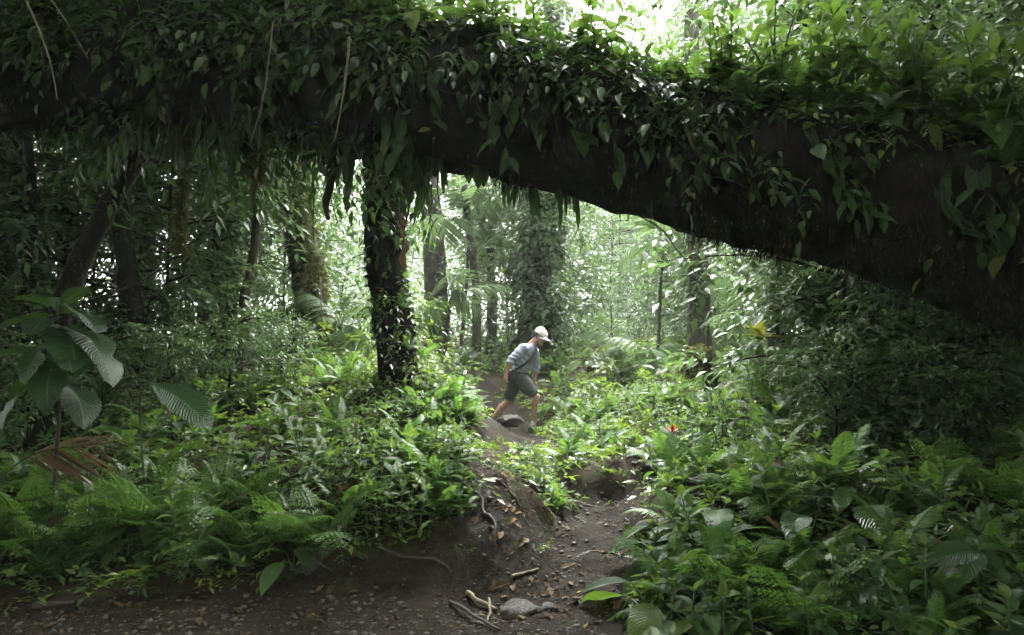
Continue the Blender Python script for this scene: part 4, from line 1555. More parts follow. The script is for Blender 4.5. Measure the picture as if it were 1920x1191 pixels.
def moss_on(A, rads, off, count, ln, parent, seed, zmin=-9, zmax=99, wid=.004, sag=.6, mat='moss'):
    rg_ = np.random.default_rng(seed)
    fr = frames(A[:, :3])
    ok = [i for i in range(len(fr)) if zmin < fr[i][0].z < zmax]
    i = rg_.choice(ok, count)
    a = rg_.uniform(0, 6.283, count)
    c = np.array([list(f[0]) for f in fr])[i]
    X_ = np.array([list(f[2]) for f in fr])[i]
    Y_ = np.array([list(f[3]) for f in fr])[i]
    t_ = np.array([list(f[1]) for f in fr])[i]
    nn_ = X_ * np.cos(a)[:, None] + Y_ * np.sin(a)[:, None]
    stp = np.linalg.norm(A[1, :3] - A[0, :3])
    pos = c + nn_ * rads[i][:, None] + t_ * rg_.uniform(-.5, .5, count)[:, None] * stp
    keep = fbm(pos * 3, 3, seed) > -.12
    V_, T_ = strands(pos[keep] - off, nn_[keep], ln, wid, rg_, sag)
    o_ = link('moss', mesh_np('moss', V_, T_, False), M[mat], parent)
    o_['kind'] = 'stuff'


def clad(A, rads, off, count, ll, parent, seed, mat='crown', zmin=-9, zmax=99, slen=.25, k=6, name='climbing_foliage', fine=False):
    """leafy climbers clothing a trunk"""
    rg_ = np.random.default_rng(seed)
    fr = frames(A[:, :3])
    ok = [i for i in range(len(fr)) if zmin < fr[i][0].z < zmax]
    i = rg_.choice(ok, count)
    a = rg_.uniform(0, 6.283, count)
    c = np.array([list(f[0]) for f in fr])[i]
    X_ = np.array([list(f[2]) for f in fr])[i]
    Y_ = np.array([list(f[3]) for f in fr])[i]
    nn_ = X_ * np.cos(a)[:, None] + Y_ * np.sin(a)[:, None]
    pos = c + nn_ * rads[i][:, None] * .9 + rg_.normal(0, .06, (count, 3))
    kp = fbm(pos * 1.4, 2, seed) > -.12
    pos, nn_ = pos[kp], nn_[kp]
    count = len(pos)
    slen = slen * rg_.uniform(.5, 2.2, count)
    V_, T_ = sprays(pos - off, nn_ + rg_.normal(0, .4, (count, 3)) + np.array([0, 0, -.1]), k, slen, ll, ll * .42, rg_, .6, fine)
    o_ = link(name, mesh_np(name, V_, T_, True), M[mat], parent)
    o_['kind'] = 'stuff'


# the big mossy tree beside the trail
b0 = P(742, 800, 8.4)
e = empty('mossy_tree', (b0[0], b0[1], hgt(b0[0], b0[1])[0] - .1), 'thick upright tree trunk black with moss standing on a mound beside the trail', 'tree')
off = np.array(e.location)
pts = [off, P(750, 720, 8.4), P(736, 600, 8.4), P(722, 480, 8.4), P(728, 330, 8.4), P(742, 150, 8.4), P(745, -150, 8.4), P(760, -600, 8.6)]
o, A, rads = tree_trunk(pts, [.27, .25, .23, .22, .235, .24, .22, .18], 28, M['log'], e, off, .22, .12, n=60)
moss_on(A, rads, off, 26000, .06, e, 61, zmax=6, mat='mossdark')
clad(A, rads, off, 150, .10, e, 64, 'hang', zmin=2.2, zmax=4.6, slen=.3, k=6)
clad(A, rads, off, 260, .08, e, 65, 'cover', zmin=.8, zmax=2.5, slen=.24, k=6)
clad(A, rads * 1.6, off, 170, .09, e, 66, 'cover', zmin=.8, zmax=1.7, slen=.3, k=6)
for k, (az, ln) in enumerate([(-.5, 1.1), (.5, .9), (-1.7, .9), (2.2, .8), (3.4, .9)]):
    q = [off + np.array([math.cos(az) * ln * t, math.sin(az) * ln * t, 0]) for t in (.12, .35, .65, 1)]
    for j, w in enumerate(q):
        w[2] = hgt(w[0], w[1])[0] + (.22, .08, .0, -.08)[j]
    g = tube(spline(q, 14) - off, [.10 - .06 * i / 13 for i in range(14)], 10, None, True, .2, 5, k)
    link('root', g.mesh('root'), M['mossbark'], e)
# crown far overhead, shading the bank
rg = np.random.default_rng(71)


def crown_blob(center, radii, n, ll, rg_, k=7, slen=.5, shell=.35):
    u = norm(rg_.normal(0, 1, (n, 3)))
    rad_ = rg_.uniform(shell, 1, n) ** .5
    lump = 1 + .35 * fbm(u * 1.7 + 10 * rg_.uniform(0, 1), 2, int(rg_.integers(0, 999)))
    B = np.asarray(center) + u * np.asarray(radii) * (rad_ * lump)[:, None]
    D = u + rg_.normal(0, .5, (n, 3)) + np.array([0, 0, .1])
    return sprays(B, D, k, slen, ll, ll * .42, rg_, .45)


V, T = crown_blob(P(760, -600, 8.6) + np.array([-.2, -2.2, -.5]) - off, (4.2, 3.2, 1.2), 2100, .26, rg, 7, .6, .1)
link('crown', mesh_np('mossy_tree_crown', V, T), M['crown'], e)
rr = random.Random(81)
for kind, n, z0, z1, s0, s1 in (('fern', 7, 1.3, 3.2, .45, .7), ('creeper', 8, 1.2, 3.6, .7, 1.0), ('straps', 6, 2.6, 4.0, .7, 1.1), ('smallherb', 5, 1.2, 2.4, .5, .8)):
    for _ in range(n):
        z_ = rr.uniform(z0, z1)
        i = int(np.argmin(np.abs(A[:, 2] - z_)))
        az = rr.uniform(-2.2, .7)
        p = A[i, :3] + np.array([math.cos(az), math.sin(az), 0]) * rads[i] * .92
        plant(kind, p, az - math.pi / 2, rr.uniform(s0, s1), 'clinging to the mossy tree', 'on the thick mossy trunk', rr, (-.5 if kind == 'fern' else 0, 0))
# brown papery leaves caught high on its side
for k in range(4):
    p = P(758 + rr.uniform(-6, 10), 395 + 26 * k, 8.12)
    o = link('dead_leaf', LM['dead'][k % 3], None, None, None)
    o.matrix_world = LMx(p, math.pi + rr.uniform(-.4, .4), R(-75), rr.uniform(-.4, .4), .22)
    tag(o, 'curled orange brown dead leaf caught on the thick mossy trunk', 'dead leaf', 'dead leaves on the mossy trunk')

# the second, slimmer mossy tree
b0 = G(592, 672)
e = empty('mossy_tree', b0 - np.array([0, 0, .1]), 'slimmer leaning trunk shaggy with yellow green moss and ferns', 'tree')
off = np.array(e.location)
yb = b0[1]
pts = [off, P(585, 600, yb), P(575, 500, yb), P(555, 400, yb), P(535, 300, yb), P(510, 150, yb), P(480, -150, yb), P(470, -400, yb)]
o, A, rads = tree_trunk(pts, [.30, .26, .27, .25, .20, .18, .15, .1], 22, M['mossbark'], e, off, .2, .4, n=54, seed=8)
moss_on(A, rads, off, 20000, .12, e, 62, zmax=7, wid=.006)
clad(A, rads, off, 520, .08, e, 63, 'cover', zmax=6, slen=.16, k=5)
V, T = crown_blob(P(470, -400, yb) - off, (2.2, 2.0, 1.4), 600, .2, rg)
link('crown', mesh_np('slim_tree_crown', V, T), M['crown'], e)


# named trunks seen one by one: base pixel, depth, points up, radii, material, label, foliage
def simple_tree(name, label, base, pix, y, rad, mat, seed, moss=0, leaf=0, ll=.1, crown=None, mossl=.05, flare=.4, group=None):
    b = on_ground(P(base, 650, y)[0], y)
    e_ = empty(name, b - np.array([0, 0, .12]), label, 'tree', group)
    of = np.array(e_.location)
    pts_ = [of] + [P(a, c, y + (d or 0)) for a, c, d in pix]
    n_ = len(pts_)
    o_, A_, r_ = tree_trunk(pts_, list(np.interp(np.linspace(0, 1, n_), np.linspace(0, 1, len(rad)), rad)), 14, mat, e_, of, .12, flare, n=40, seed=seed)
    if moss:
        moss_on(A_, r_, of, moss, mossl, e_, seed + 1)
    if leaf:
        clad(A_, r_, of, leaf, ll, e_, seed + 2)
    rg_ = np.random.default_rng(seed)
    if crown:
        V_, T_ = crown_blob(A_[-1, :3] - of, crown[0], crown[1], crown[2], rg_)
        link('crown', mesh_np('tree_crown', V_, T_), M['crown'], e_)
    return e_


CR = ((2.0, 2.0, 1.3), 420, .2)
SMALL = ((1.1, 1.1, .9), 110, .18)
simple_tree('leaning_tree', 'black bare trunk leaning steeply to meet the fallen tree', 95, [(110, 600, 0), (190, 410, 0), (250, 310, 0), (300, 230, 0), (350, 120, .2), (420, -200, .6)], 7.3, [.12, .10, .09, .08, .07], M['log'], 510, 1500, 0, crown=((3.0, 2.6, 1.0), 1100, .24))
simple_tree('tree', 'dark forked trunk in the gloom between leaning tree and slim mossy tree', 250, [(246, 600, 0), (238, 500, 0), (225, 400, 0), (215, 250, 0), (200, -200, 0)], 9.5, [.17, .14, .12, .1, .08], M['log'], 520, 2000, 60, .13, SMALL)
simple_tree('tree', 'thin dark trunk behind the big ribbed leaved plant', 40, [(52, 520, 0), (60, 380, 0), (50, 200, 0), (55, -200, 0)], 9.0, [.07, .06, .05], M['log'], 530, 800, 40, .12, ((2.6, 2.6, 1.2), 900, .24))
simple_tree('tree', 'pale crooked sapling before the slim mossy tree', 455, [(462, 600, 0), (458, 560, 0), (475, 480, 0), (482, 400, 0), (500, 280, 0), (520, -200, 0)], 10.6, [.09, .07, .06, .05], M['bark'], 540, 1200, 30, .11, SMALL)
simple_tree('tree', 'grey misty trunk rising beside the trail beyond the mossy tree', 818, [(818, 560, 0), (812, 440, 0), (806, 330, 0), (800, -300, 0)], 19, [.36, .30, .28, .22], M['bark'], 550, 0, 380, .16, ((3, 3, 2), 500, .25))
simple_tree('tree', 'slender dark trunk standing in mist behind the walker', 893, [(893, 560, 0), (886, 480, 0), (878, 420, .3), (868, 300, .5), (860, 0, 1)], 16.5, [.10, .09, .08, .06], M['bark'], 560, 0, 160, .14, SMALL)
simple_tree('tree', 'twin of the slender dark trunk, straighter, nearer the vine clad tree', 922, [(922, 560, 0), (920, 470, 0), (924, 380, 0), (930, 0, .4)], 17.2, [.13, .11, .09, .07], M['bark'], 570, 0, 220, .14, SMALL)
simple_tree('vine_clad_tree', 'big tree smothered in climbing leaves behind the walker', 1000, [(1000, 600, 0), (1008, 520, 0), (1018, 420, 0), (1030, 300, 0), (1040, 0, 0)], 15.2, [.34, .30, .28, .26, .22], M['mossbark'], 580, 2500, 1900, .19, ((1.7, 1.7, 1.3), 260, .22), .09)
simple_tree('tree', 'straight dark trunk hung with dry grass near the mossy stump', 1312, [(1312, 580, 0), (1308, 480, 0), (1300, 350, 0), (1296, 0, 0)], 14, [.22, .19, .17, .14], M['bark'], 600, 1200, 420, .15, SMALL, .12)
simple_tree('tree', 'pale fibrous trunk just under the edge of the fallen tree', 1452, [(1458, 560, 0), (1462, 480, 0), (1468, 380, 0), (1470, 0, 0)], 10.2, [.12, .11, .10, .08], M['bark'], 610, 500, 60, .14, SMALL)
simple_tree('tree', 'large ghostly trunk in mist above the fallen tree', 1300, [(1302, 300, 0), (1306, 60, 0), (1300, -200, 0), (1300, -500, 0)], 24, [.50, .42, .40, .36], M['bark'], 620, 0, 60, .2, ((3, 3, 2), 500, .28))
simple_tree('tree', 'fern hung trunk above the shrubs crowding the fallen tree', 1545, [(1545, 300, 0), (1545, 100, 0), (1550, -60, 0), (1560, -500, 0)], 12.5, [.28, .25, .24, .2], M['mossbark'], 630, 1500, 160, .15, CR, .1)
simple_tree('tree', 'dark trunk among thick leaves behind the low end of the fallen tree', 1660, [(1655, 560, 0), (1650, 400, 0), (1660, 100, 0), (1670, -300, 0)], 9.5, [.16, .14, .12, .1], M['log'], 640, 900, 200, .14, SMALL)

rg = np.random.default_rng(585)
vt = [ob for ob in bpy.data.objects if ob.name.startswith('vine_clad_tree')][0]
parts_ = []
for k in range(11):
    c_ = P(1000 + rg.uniform(-55, 75), 620 - 32 * k, 15.1 + rg.uniform(-.6, .5)) - np.array(vt.location)
    parts_.append(crown_blob(c_, (rg.uniform(.35, .8), rg.uniform(.35, .7), rg.uniform(.25, .5)), 55, .17, rg, 6, .4))
V, T = join(parts_)
o = link('climbing_foliage', mesh_np('vine_masses', V, T), M['crown'], vt)
o['kind'] = 'stuff'
# understory trees: one model of each kind, copied with its parts
def understory(seed, h, rad, nb, nsp, ll, k, slen):
    rr_ = random.Random(seed)
    rg_ = np.random.default_rng(seed)
    tp = spline([(0, 0, -.15), (rr_.uniform(-.1, .1), rr_.uniform(-.1, .1), h * .4), (rr_.uniform(-.3, .3), rr_.uniform(-.3, .3), h * .75), (rr_.uniform(-.4, .4), rr_.uniform(-.4, .4), h)], 16)
    tr = tube(tp, [.022 * (1 - .8 * i / 15) + .006 for i in range(16)], 8, None, True, .15, 4, seed)
    lg = Geo()
    B, D = [], []
    for b in range(nb):
        t = .06 + .92 * (b + rr_.random()) / nb
        p0 = np.array([np.interp(t, np.linspace(0, 1, 16), tp[:, q]) for q in range(3)])
        az = b * 2.4 + rr_.uniform(-.5, .5)
        ln = rad * (1.1 - .6 * abs(t - .5)) * rr_.uniform(.6, 1.1)
        d = np.array([math.cos(az), math.sin(az), rr_.uniform(.0, .6)])
        q = np.array([p0 + d * ln * u + np.array([0, 0, -.28 * ln * u * u]) + rg_.normal(0, .04, 3) * u for u in (0, .3, .6, 1)])
        tube(spline(q, 8), [.022 * (1 - .8 * i / 7) for i in range(8)], 5, lg)
        m = int(nsp / nb)
        u = rg_.uniform(.2, 1.02, m)
        pos = np.stack([np.interp(u, (0, .3, .6, 1), q[:, z_]) for z_ in range(3)], -1) + rg_.normal(0, .16, (m, 3))
        B.append(pos)
        D.append(d * .7 + rg_.normal(0, .6, (m, 3)))
    V_, T_ = sprays(np.concatenate(B), np.concatenate(D), k, slen, ll, ll * .42, rg_, .45)
    a = tr.mesh('understory_trunk')
    a.materials.append(M['log'])
    b_ = lg.mesh('understory_limbs')
    b_.materials.append(M['log'])
    c = mesh_np('understory_crown', V_, T_)
    c.materials.append(M['crown'])
    return a, b_, c


US = [understory(700, 4.6, 1.7, 26, 900, .14, 8, .42), understory(701, 3.4, 1.4, 20, 560, .18, 7, .42), understory(702, 5.6, 1.8, 30, 900, .12, 9, .38), understory(703, 2.2, 1.1, 14, 380, .14, 7, .36), understory(704, 6.5, 2.1, 30, 820, .20, 7, .5)]
USL = ['small leaved understory tree', 'broad leaved bushy understory tree', 'tall fine leaved understory tree', 'low bushy sapling', 'tall large leaved understory tree']


def put_under(k, x, y, s, rz, where, group):
    z = float(hgt(x, y)[0])
    e_ = empty('understory_tree' if k != 3 else 'bushy_sapling', (x, y, z), USL[k] + ' ' + where + near((x, y, z + 1.5), TLAND), 'tree', USL[k] + ' ' + group)
    e_.rotation_euler = (0, 0, rz)
    e_.scale = (s, s, s)
    for nm, me_ in zip(('trunk', 'limbs', 'crown'), US[k]):
        link(nm, me_, None, e_)


rr = random.Random(91)
# dim forest on the left
for (px, y) in [(-250, 8), (-150, 10), (-60, 12), (20, 11), (110, 10.2), (170, 13), (240, 11.5), (310, 10.5), (330, 14), (395, 12), (420, 16), (100, 16), (-50, 17), (240, 17), (480, 18), (380, 20), (-420, 9.5), (-300, 14)]:
    put_under(rr.choice([0, 1, 2, 2, 4]), (px - 960) / F * y, y, rr.uniform(.85, 1.15), rr.uniform(0, 6.28), 'in the gloom', 'in the gloom')
# behind the mossy trees
for (px, y) in [(530, 16), (640, 21), (560, 24), (760, 27), (900, 21), (955, 18.5), (690, 31)]:
    put_under(rr.choice([0, 1, 2, 4]), (px - 960) / F * y, y, rr.uniform(.85, 1.2), rr.uniform(0, 6.28), 'in the mist', 'in mist')
# behind the thicket
for (px, y) in [(1060, 18), (1150, 20), (1200, 25), (1270, 18.5), (1345, 16.5), (1430, 19), (1500, 15), (1080, 28), (1360, 29)]:
    put_under(rr.choice([0, 1, 2, 1]), (px - 960) / F * y, y, rr.uniform(.8, 1.15), rr.uniform(0, 6.28), 'behind the thicket', 'behind the thicket')
# right, behind the low end of the log
for (px, y) in [(1520, 9.6), (1600, 8.4), (1590, 7.6), (1790, 7.0), (1700, 8.4), (1780, 8.0), (1860, 8.3), (1950, 7.8), (1600, 11), (1720, 11), (1850, 11), (2050, 9), (1560, 14), (1700, 15), (1900, 14), (2150, 11), (2000, 16)]:
    put_under(rr.choice([0, 1, 3, 1, 4]), (px - 960) / F * y, y, rr.uniform(.7, 1.0), rr.uniform(0, 6.28), 'behind the fallen tree', 'behind the low end')
# far rows closing the view
for k in range(52):
    far_ = k > 11
    y = rr.uniform(52, 100) if far_ else rr.uniform(30, 46)
    px = rr.uniform(-300, 2200)
    put_under(rr.choice([2, 4, 4]), (px - 960) / F * y, y, rr.uniform(2.2, 3.6) if far_ else rr.uniform(1.2, 1.9), rr.uniform(0, 6.28), 'fading into the far mist', 'far in the mist')
for (px, y, s) in [(1290, 31, 2.3), (1390, 34, 2.5), (1480, 30, 2.2), (1190, 36, 2.2)]:
    put_under(4, (px - 960) / F * y, y, s, px * .01, 'fading into the far mist', 'far in the mist')

for (a, b, s) in [(1560, 860, .5), (1680, 840, .55), (1800, 880, .5), (1900, 850, .6), (1750, 780, .7), (1620, 760, .7)]:
    g = G(a, b)
    put_under(3, g[0], g[1], s, rr.uniform(0, 6.28), 'in the dark undergrowth', 'in the dark undergrowth')
for (a, b, s) in [(60, 860, .5), (180, 820, .5), (330, 800, .45), (420, 770, .5), (250, 740, .6), (530, 730, .4), (90, 760, .7)]:
    g = G(a, b)
    put_under(3, g[0], g[1], s, rr.uniform(0, 6.28), 'on the shaded slope', 'on the shaded slope')
# thickets beside and behind the viewer, added to cut light from the sides
for (x, y) in [(-10, -9), (-7, -10), (-4, -9.5), (-1, -10.5), (2, -9.5), (5, -10), (8, -9), (11, -8), (-12, -5), (-13, -1), (-9.5, -6), (9.5, -5.5), (12, -3), (13, 1), (10.5, 1.5), (-10, 1.5), (-8.5, 4.2), (8.2, 4.0), (-9.5, 7),
               (9.6, 6.8), (-12, 9), (12, 9), (-14, 14), (14, 15), (-11.5, 18), (13, 20), (-15, 22), (16, 24), (-6.2, 1.5), (6.2, 1.0), (-5.5, -4.5), (5.5, -5.5), (0.5, -6.5), (-2.6, -6.8)]:
    put_under(rr.choice([1, 4, 4]), x, y, rr.uniform(1.0, 1.35), rr.uniform(0, 6.28), 'added for shade round the trail head', 'added for shade round the trail head')

# palms
def palm(px, y, crown_py, s, n, label, seed):
    rr_ = random.Random(seed)
    top = P(px, crown_py, y)
    b = on_ground(top[0] + rr_.uniform(-.3, .3), y)
    e_ = empty('palm', b - np.array([0, 0, .1]), label, 'palm')
    of = np.array(e_.location)
    A_ = spline([np.zeros(3), (top - of) * .5 + rr_.uniform(-.06, .06), top - of], 12)
    link('trunk', tube(A_, [.042 - .012 * i / 11 for i in range(12)], 9, None, True, .06, 12, seed).mesh('palm_trunk'), M['bark'], e_)
    az = rr_.uniform(0, 6.28)
    for i in range(n):
        az += 2.4 + rr_.uniform(-.6, .6)
        link('frond', rr_.choice(LM['palm']), None, e_, LMx(top - of, az, R(rr_.uniform(-45, 55)), rr_.uniform(-.6, .6), s * rr_.uniform(.6, 1.15)))


palm(880, 16.5, 410, 1.9, 11, 'misty palm with drooping fronds above the slender trunks', 1)
palm(935, 19, 395, 2.0, 10, 'palm with pale fronds half hidden by the vine clad tree', 2)
palm(845, 13.5, 560, 1.1, 8, 'small palm with bowed fronds beside the grey misty trunk', 3)
palm(1245, 15.5, 455, 1.7, 10, 'palm with long hanging fronds under the fallen tree edge', 4)
palm(1225, 12.8, 665, .9, 6, 'short palm with arching fronds at the back of the thicket', 5)
palm(1150, 13.4, 660, .8, 6, 'short stemless palm beside the heart shaped leaves', 6)
palm(1560, 16, 120, 2.2, 9, 'tall palm in the mist above the fallen tree', 8)
palm(420, 14, 480, 1.5, 9, 'dim palm in shade left of the slim mossy tree', 9)
palm(1420, 11.5, 590, 1.2, 8, 'short palm lit green under the edge of the fallen tree', 10)
palm(640, 12.2, 610, .9, 8, 'small fern like palm between two mossy trunks', 11)

# big canopy trees, mostly out of view, added and sized to shade the foreground
for k, (x, y, h, r_) in enumerate([(-7.5, -2.5, 9.5, 5.0), (6.5, -3.5, 9.5, 5.0), (-1.0, -8.0, 10, 5.5), (-11.5, 5.5, 9.5, 4.8), (11.0, 4.5, 9.0, 4.8), (-13, 13, 10, 5.0), (10.5, 11.5, 8.5, 4.2), (0.5, 0.5, 8.5, 4.6), (-3.8, -.8, 8, 4.2), (-7.6, 5.2, 8, 4.2), (8.6, 3.4, 7.5, 3.4), (-7.2, 9.6, 8, 4.2), (-5.6, 13.5, 8.5, 4.2), (8.2, 8.0, 7.5, 2.6), (-10, 19, 9, 5), (10.5, 18, 9, 4.0), (5.6, 2.8, 6.8, 3.1)]):
    if k == 7:
        x, y = 3.4, -1.2
    b = on_ground(x, y)
    e = empty('added_canopy_tree', b - np.array([0, 0, .2]), 'tall broad crowned tree added to shade the trail head', 'tree', 'added canopy trees round the trail head')
    rg_ = np.random.default_rng(900 + k)
    A = spline([np.zeros(3), (.2, .1, h * .5), (.1, .3, h)], 20)
    link('trunk', tube(A, [.38 - .012 * i for i in range(20)], 14, None, True, .15, 3, k).mesh('canopy_trunk'), M['mossbark'], e)
    lg = Geo()
    for q in range(8):
        az = q * .785 + rg_.uniform(-.3, .3)
        d = np.array([math.cos(az), math.sin(az), .25])
        tube(spline([(.1, .25, h * .82), (.1, .25, h * .9) + d * r_ * .4, (.1, .25, h * .95) + d * r_ * .8], 8), [.12 * (1 - .8 * i / 7) for i in range(8)], 6, lg)
    link('limbs', lg.mesh('canopy_limbs'), M['mossbark'], e)
    V, T = crown_blob((-1.0, .1, h) if abs(x - 5.6) < .01 else (0, .3, h), (r_, r_, 1.7), 1700, .34, rg_, 7, .8, .1)
    link('crown', mesh_np('canopy_crown', V, T), M['crown'], e)

# ------------------------------------------------------------------ ground cover nobody could count
def cover(name, label, n, x0, x1, y0, y1, k, ll, slen, mat, seed, hfac=1.0, keep=None):
    rg_ = np.random.default_rng(seed)
    x = rg_.uniform(x0, x1, n)
    y = y0 + (y1 - y0) * rg_.uniform(0, 1, n) ** 1.25
    z = hgt(x, y)
    ok = ~is_soil(x, y, z)
    if keep is not None:
        ok &= keep(x, y, z)
    x, y, z = x[ok], y[ok], z[ok]
    m = len(x)
    B = np.stack([x, y, z + rg_.uniform(-.02, .12, m) * hfac], -1)
    D = rg_.normal(0, 1, (m, 3)) * np.array([1, 1, .4]) + np.array([0, -.1, .75])
    sz = rg_.uniform(.7, 1.4, m)
    V_, T_ = sprays(B, D, k, slen * sz, ll, ll * .45, rg_, .55, False)
    o_ = link(name, mesh_np(name, V_, T_), M[mat])
    tag(o_, label, 'ground cover', kind='stuff')


cover('ground_cover', 'dense low leafy ground cover over the slopes near the trail', 10500, -7, 7, 3.4, 13, 7, .085, .20, 'cover', 31)
cover('undergrowth', 'knee high leafy undergrowth under the far trees', 5200, -16, 16, 11, 34, 8, .14, .42, 'cover', 32, 4.0)
# small seedlings and moss on the trail's earth banks
rg = np.random.default_rng(33)
x = rg.uniform(-1.6, 2.2, 2600)
y = rg.uniform(5.0, 8.2, 2600)
z = hgt(x, y)
px, py = project(x, y, z)
gn = fbm(np.stack([x, y, z], -1) * 2.0, 3, 77)
ok = is_soil(x, y, z) & (gn > .12) & (py < 1040) & ~in_poly(px, py, [(1040, 1191), (1040, 1000), (1060, 950), (1190, 950), (1200, 1191)])
B = np.stack([x, y, z], -1)[ok]
V, T = sprays(B, rg.normal(0, 1, (len(B), 3)) + np.array([0, 0, .9]), 5, .07, .035, .017, rg, .3)
tag(link('seedlings', mesh_np('seedlings', V, T), M['cover']), 'tiny seedlings and moss on the bare earth of the trail bank', 'seedlings', kind='stuff')

# gravel
ICO = None


def stone_mesh(name, seed, mat, sub=2):
    rr_ = np.random.default_rng(seed)
    import bmesh
    bm = bmesh.new()
    bmesh.ops.create_icosphere(bm, subdivisions=sub, radius=1)
    for v in bm.verts:
        c = np.array(v.co)[None]
        v.co *= 1 + .55 * float(fbm(c * 1.6 + seed, 4, seed)[0])
        v.co.z *= .62
    me_ = bpy.data.meshes.new(name)
    bm.to_mesh(me_)
    bm.free()
    me_.materials.append(mat)
    return me_


M['stone'] = plain('wet_stone', (0.060, 0.053, 0.046), 0.45, 0.7, 4, 0.05)
M['gravel'] = plain('gravel', (0.062, 0.053, 0.043), 0.6, 0.7, 20, 0.004)
sm_ = stone_mesh('pebble', 3, M['gravel'], 1)
pv = np.array([list(v.co) for v in sm_.vertices])
pf = np.array([list(p.vertices) for p in sm_.polygons])
rg = np.random.default_rng(41)
n = 9000
x = rg.uniform(-4.2, 1.6, n)
y = rg.uniform(3.4, 7.0, n) ** 1.0
z = hgt(x, y)
px, py = project(x, y, z)
ok = is_soil(x, y, z) & ((y < 4.75) | (rg.uniform(0, 1, n) < .4) | ((x > .3) & (rg.uniform(0, 1, n) < .9)))
x, y, z = x[ok], y[ok], z[ok]
n = len(x)
s = .004 + .018 * rg.uniform(0, 1, n) ** 4
a = rg.uniform(0, 6.28, n)
ca, sa = np.cos(a)[:, None], np.sin(a)[:, None]
V = np.stack([pv[None, :, 0] * ca - pv[None, :, 1] * sa, pv[None, :, 0] * sa + pv[None, :, 1] * ca, np.repeat(pv[None, :, 2], n, 0)], -1) * (s[:, None] * rg.uniform(.7, 1.3, (n, 1)))[:, :, None]
V = V + np.stack([x, y, z - s * .05], -1)[:, None]
T = pf[None] + (np.arange(n) * len(pv))[:, None, None]
tag(link('gravel', mesh_np('gravel', V.reshape(-1, 3), T.reshape(-1, 3), False), M['gravel']), 'loose dark gravel and grit strewn along the muddy track', 'gravel', kind='stuff')

# stones one can pick out
for k, (a, b, s, lab) in enumerate([(975, 1150, .105, 'large dark wet stone set in the trail mud'), (1030, 1140, .05, 'small flat stone beside the large wet stone'), (1105, 1135, .06, 'half buried dark stone in the middle of the trail'),
                                    (590, 1060, .09, 'grey stone at the foot of the low bank'), (800, 940, .10, 'grey stone poking from the steep bank below the mossy tree'), (1240, 1000, .16, 'big mud coated boulder at the right edge of the trail'), (962, 792, .2, 'rounded mossy boulder behind the walkers feet')]):
    g = G(a, b)
    o = link('stone', stone_mesh('stone', 60 + k, M['stone'], 3), None)
    o.location = tuple(g + np.array([0, 0, -.05 * s]))
    o.scale = (s * 1.25, s, s)
    o.rotation_euler = (0, 0, k * 1.3)
    o.data.polygons.foreach_set('use_smooth', np.ones(len(o.data.polygons), bool))
    tag(o, lab, 'stone')


# sticks and fallen branches
def stick(p0, p1, r, mat, name, lab, cat, lift=(.015, .015), seed=0, group=None, moss=0):
    g0, g1 = G(*p0), G(*p1)
    rr_ = random.Random(seed)
    pts_ = []
    for i in range(7):
        t = i / 6
        q = g0 * (1 - t) + g1 * t
        zz = max(q[2] + lift[0] * (1 - t) + lift[1] * t, hgt(q[0], q[1])[0] + r * .6)
        pts_.append((q[0] + rr_.uniform(-.012, .012), q[1], zz))
    e_ = Vector(g0)
    g_ = tube(spline(pts_, 18) - np.array(e_), [r * (1.1 - .45 * i / 17) for i in range(18)], 8, None, True, .2, 14, seed)
    o_ = link(name, g_.mesh(name), mat)
    o_.location = e_
    tag(o_, lab, cat, group)
    return o_


stick((845, 1135), (935, 1191), .012, M['wood'], 'stick', 'long dark stick lying where gravel meets the trail', 'stick', seed=1)
stick((872, 1115), (930, 1152), .016, M['vine'], 'stick', 'pale split stick beside the large wet stone', 'stick', seed=2)
stick((918, 1130), (918, 1172), .009, M['vine'], 'stick', 'short pale twig crossing the split stick', 'stick', seed=3)
stick((600, 1052), (690, 1060), .03, M['wood'], 'branch', 'stub of dark rotten branch in the mud of the low bank', 'branch', seed=4)
stick((420, 965), (585, 895), .055, M['mossbark'], 'branch', 'thick mossy fallen branch lying up the shaded slope', 'branch', (.06, .06), 5)
stick((60, 1142), (140, 1138), .022, M['wood'], 'branch', 'brown rotting stick among dead leaves on the gravel edge', 'branch', seed=6)
stick((960, 1088), (1012, 1080), .012, M['vine'], 'stick', 'pale bark strip on the wet leaf litter of the trail', 'stick', seed=7)
stick((838, 690), (880, 688), .035, M['bark'], 'branch', 'grey branch lying across the upper trail', 'branch', (.05, .05), 8)

# roots laid bare in the earth bank
for k, (pp0, pp1, pp2, r_, lab) in enumerate([((862, 905), (905, 955), (935, 1030), .016, 'dark root snaking down the eroded earth bank'), ((700, 1035), (770, 1060), (850, 1085), .018, 'long root laid bare along the foot of the steep bank'),
                                              ((930, 900), (965, 935), (1000, 1000), .011, 'thin root on the earth ridge'),
                                              ((1060, 925), (1100, 950), (1160, 945), .012, 'root poking from the earth step'), ((1085, 1050), (1120, 1035), (1165, 1048), .012, 'worn root stretched across the gully floor')]):
    q = [G(*v) for v in (pp0, pp1, pp2)]
    A = spline(q, 22)
    rr_ = random.Random(k)
    for j in range(22):
        A[j, 0] += .02 * math.sin(j * .9 + k)
        A[j, 2] = hgt(A[j, 0], A[j, 1])[0] + r_ * (.25 + .5 * math.sin(j * .55 + k) if 1 < j < 20 else -1.2)
    o = link('root', tube(A - q[0], [r_ * (1.15 - .03 * j) for j in range(22)], 8, None, True, .25, 14, k).mesh('bare_root'), M['wood'])
    o.location = tuple(q[0])
    tag(o, lab, 'root')

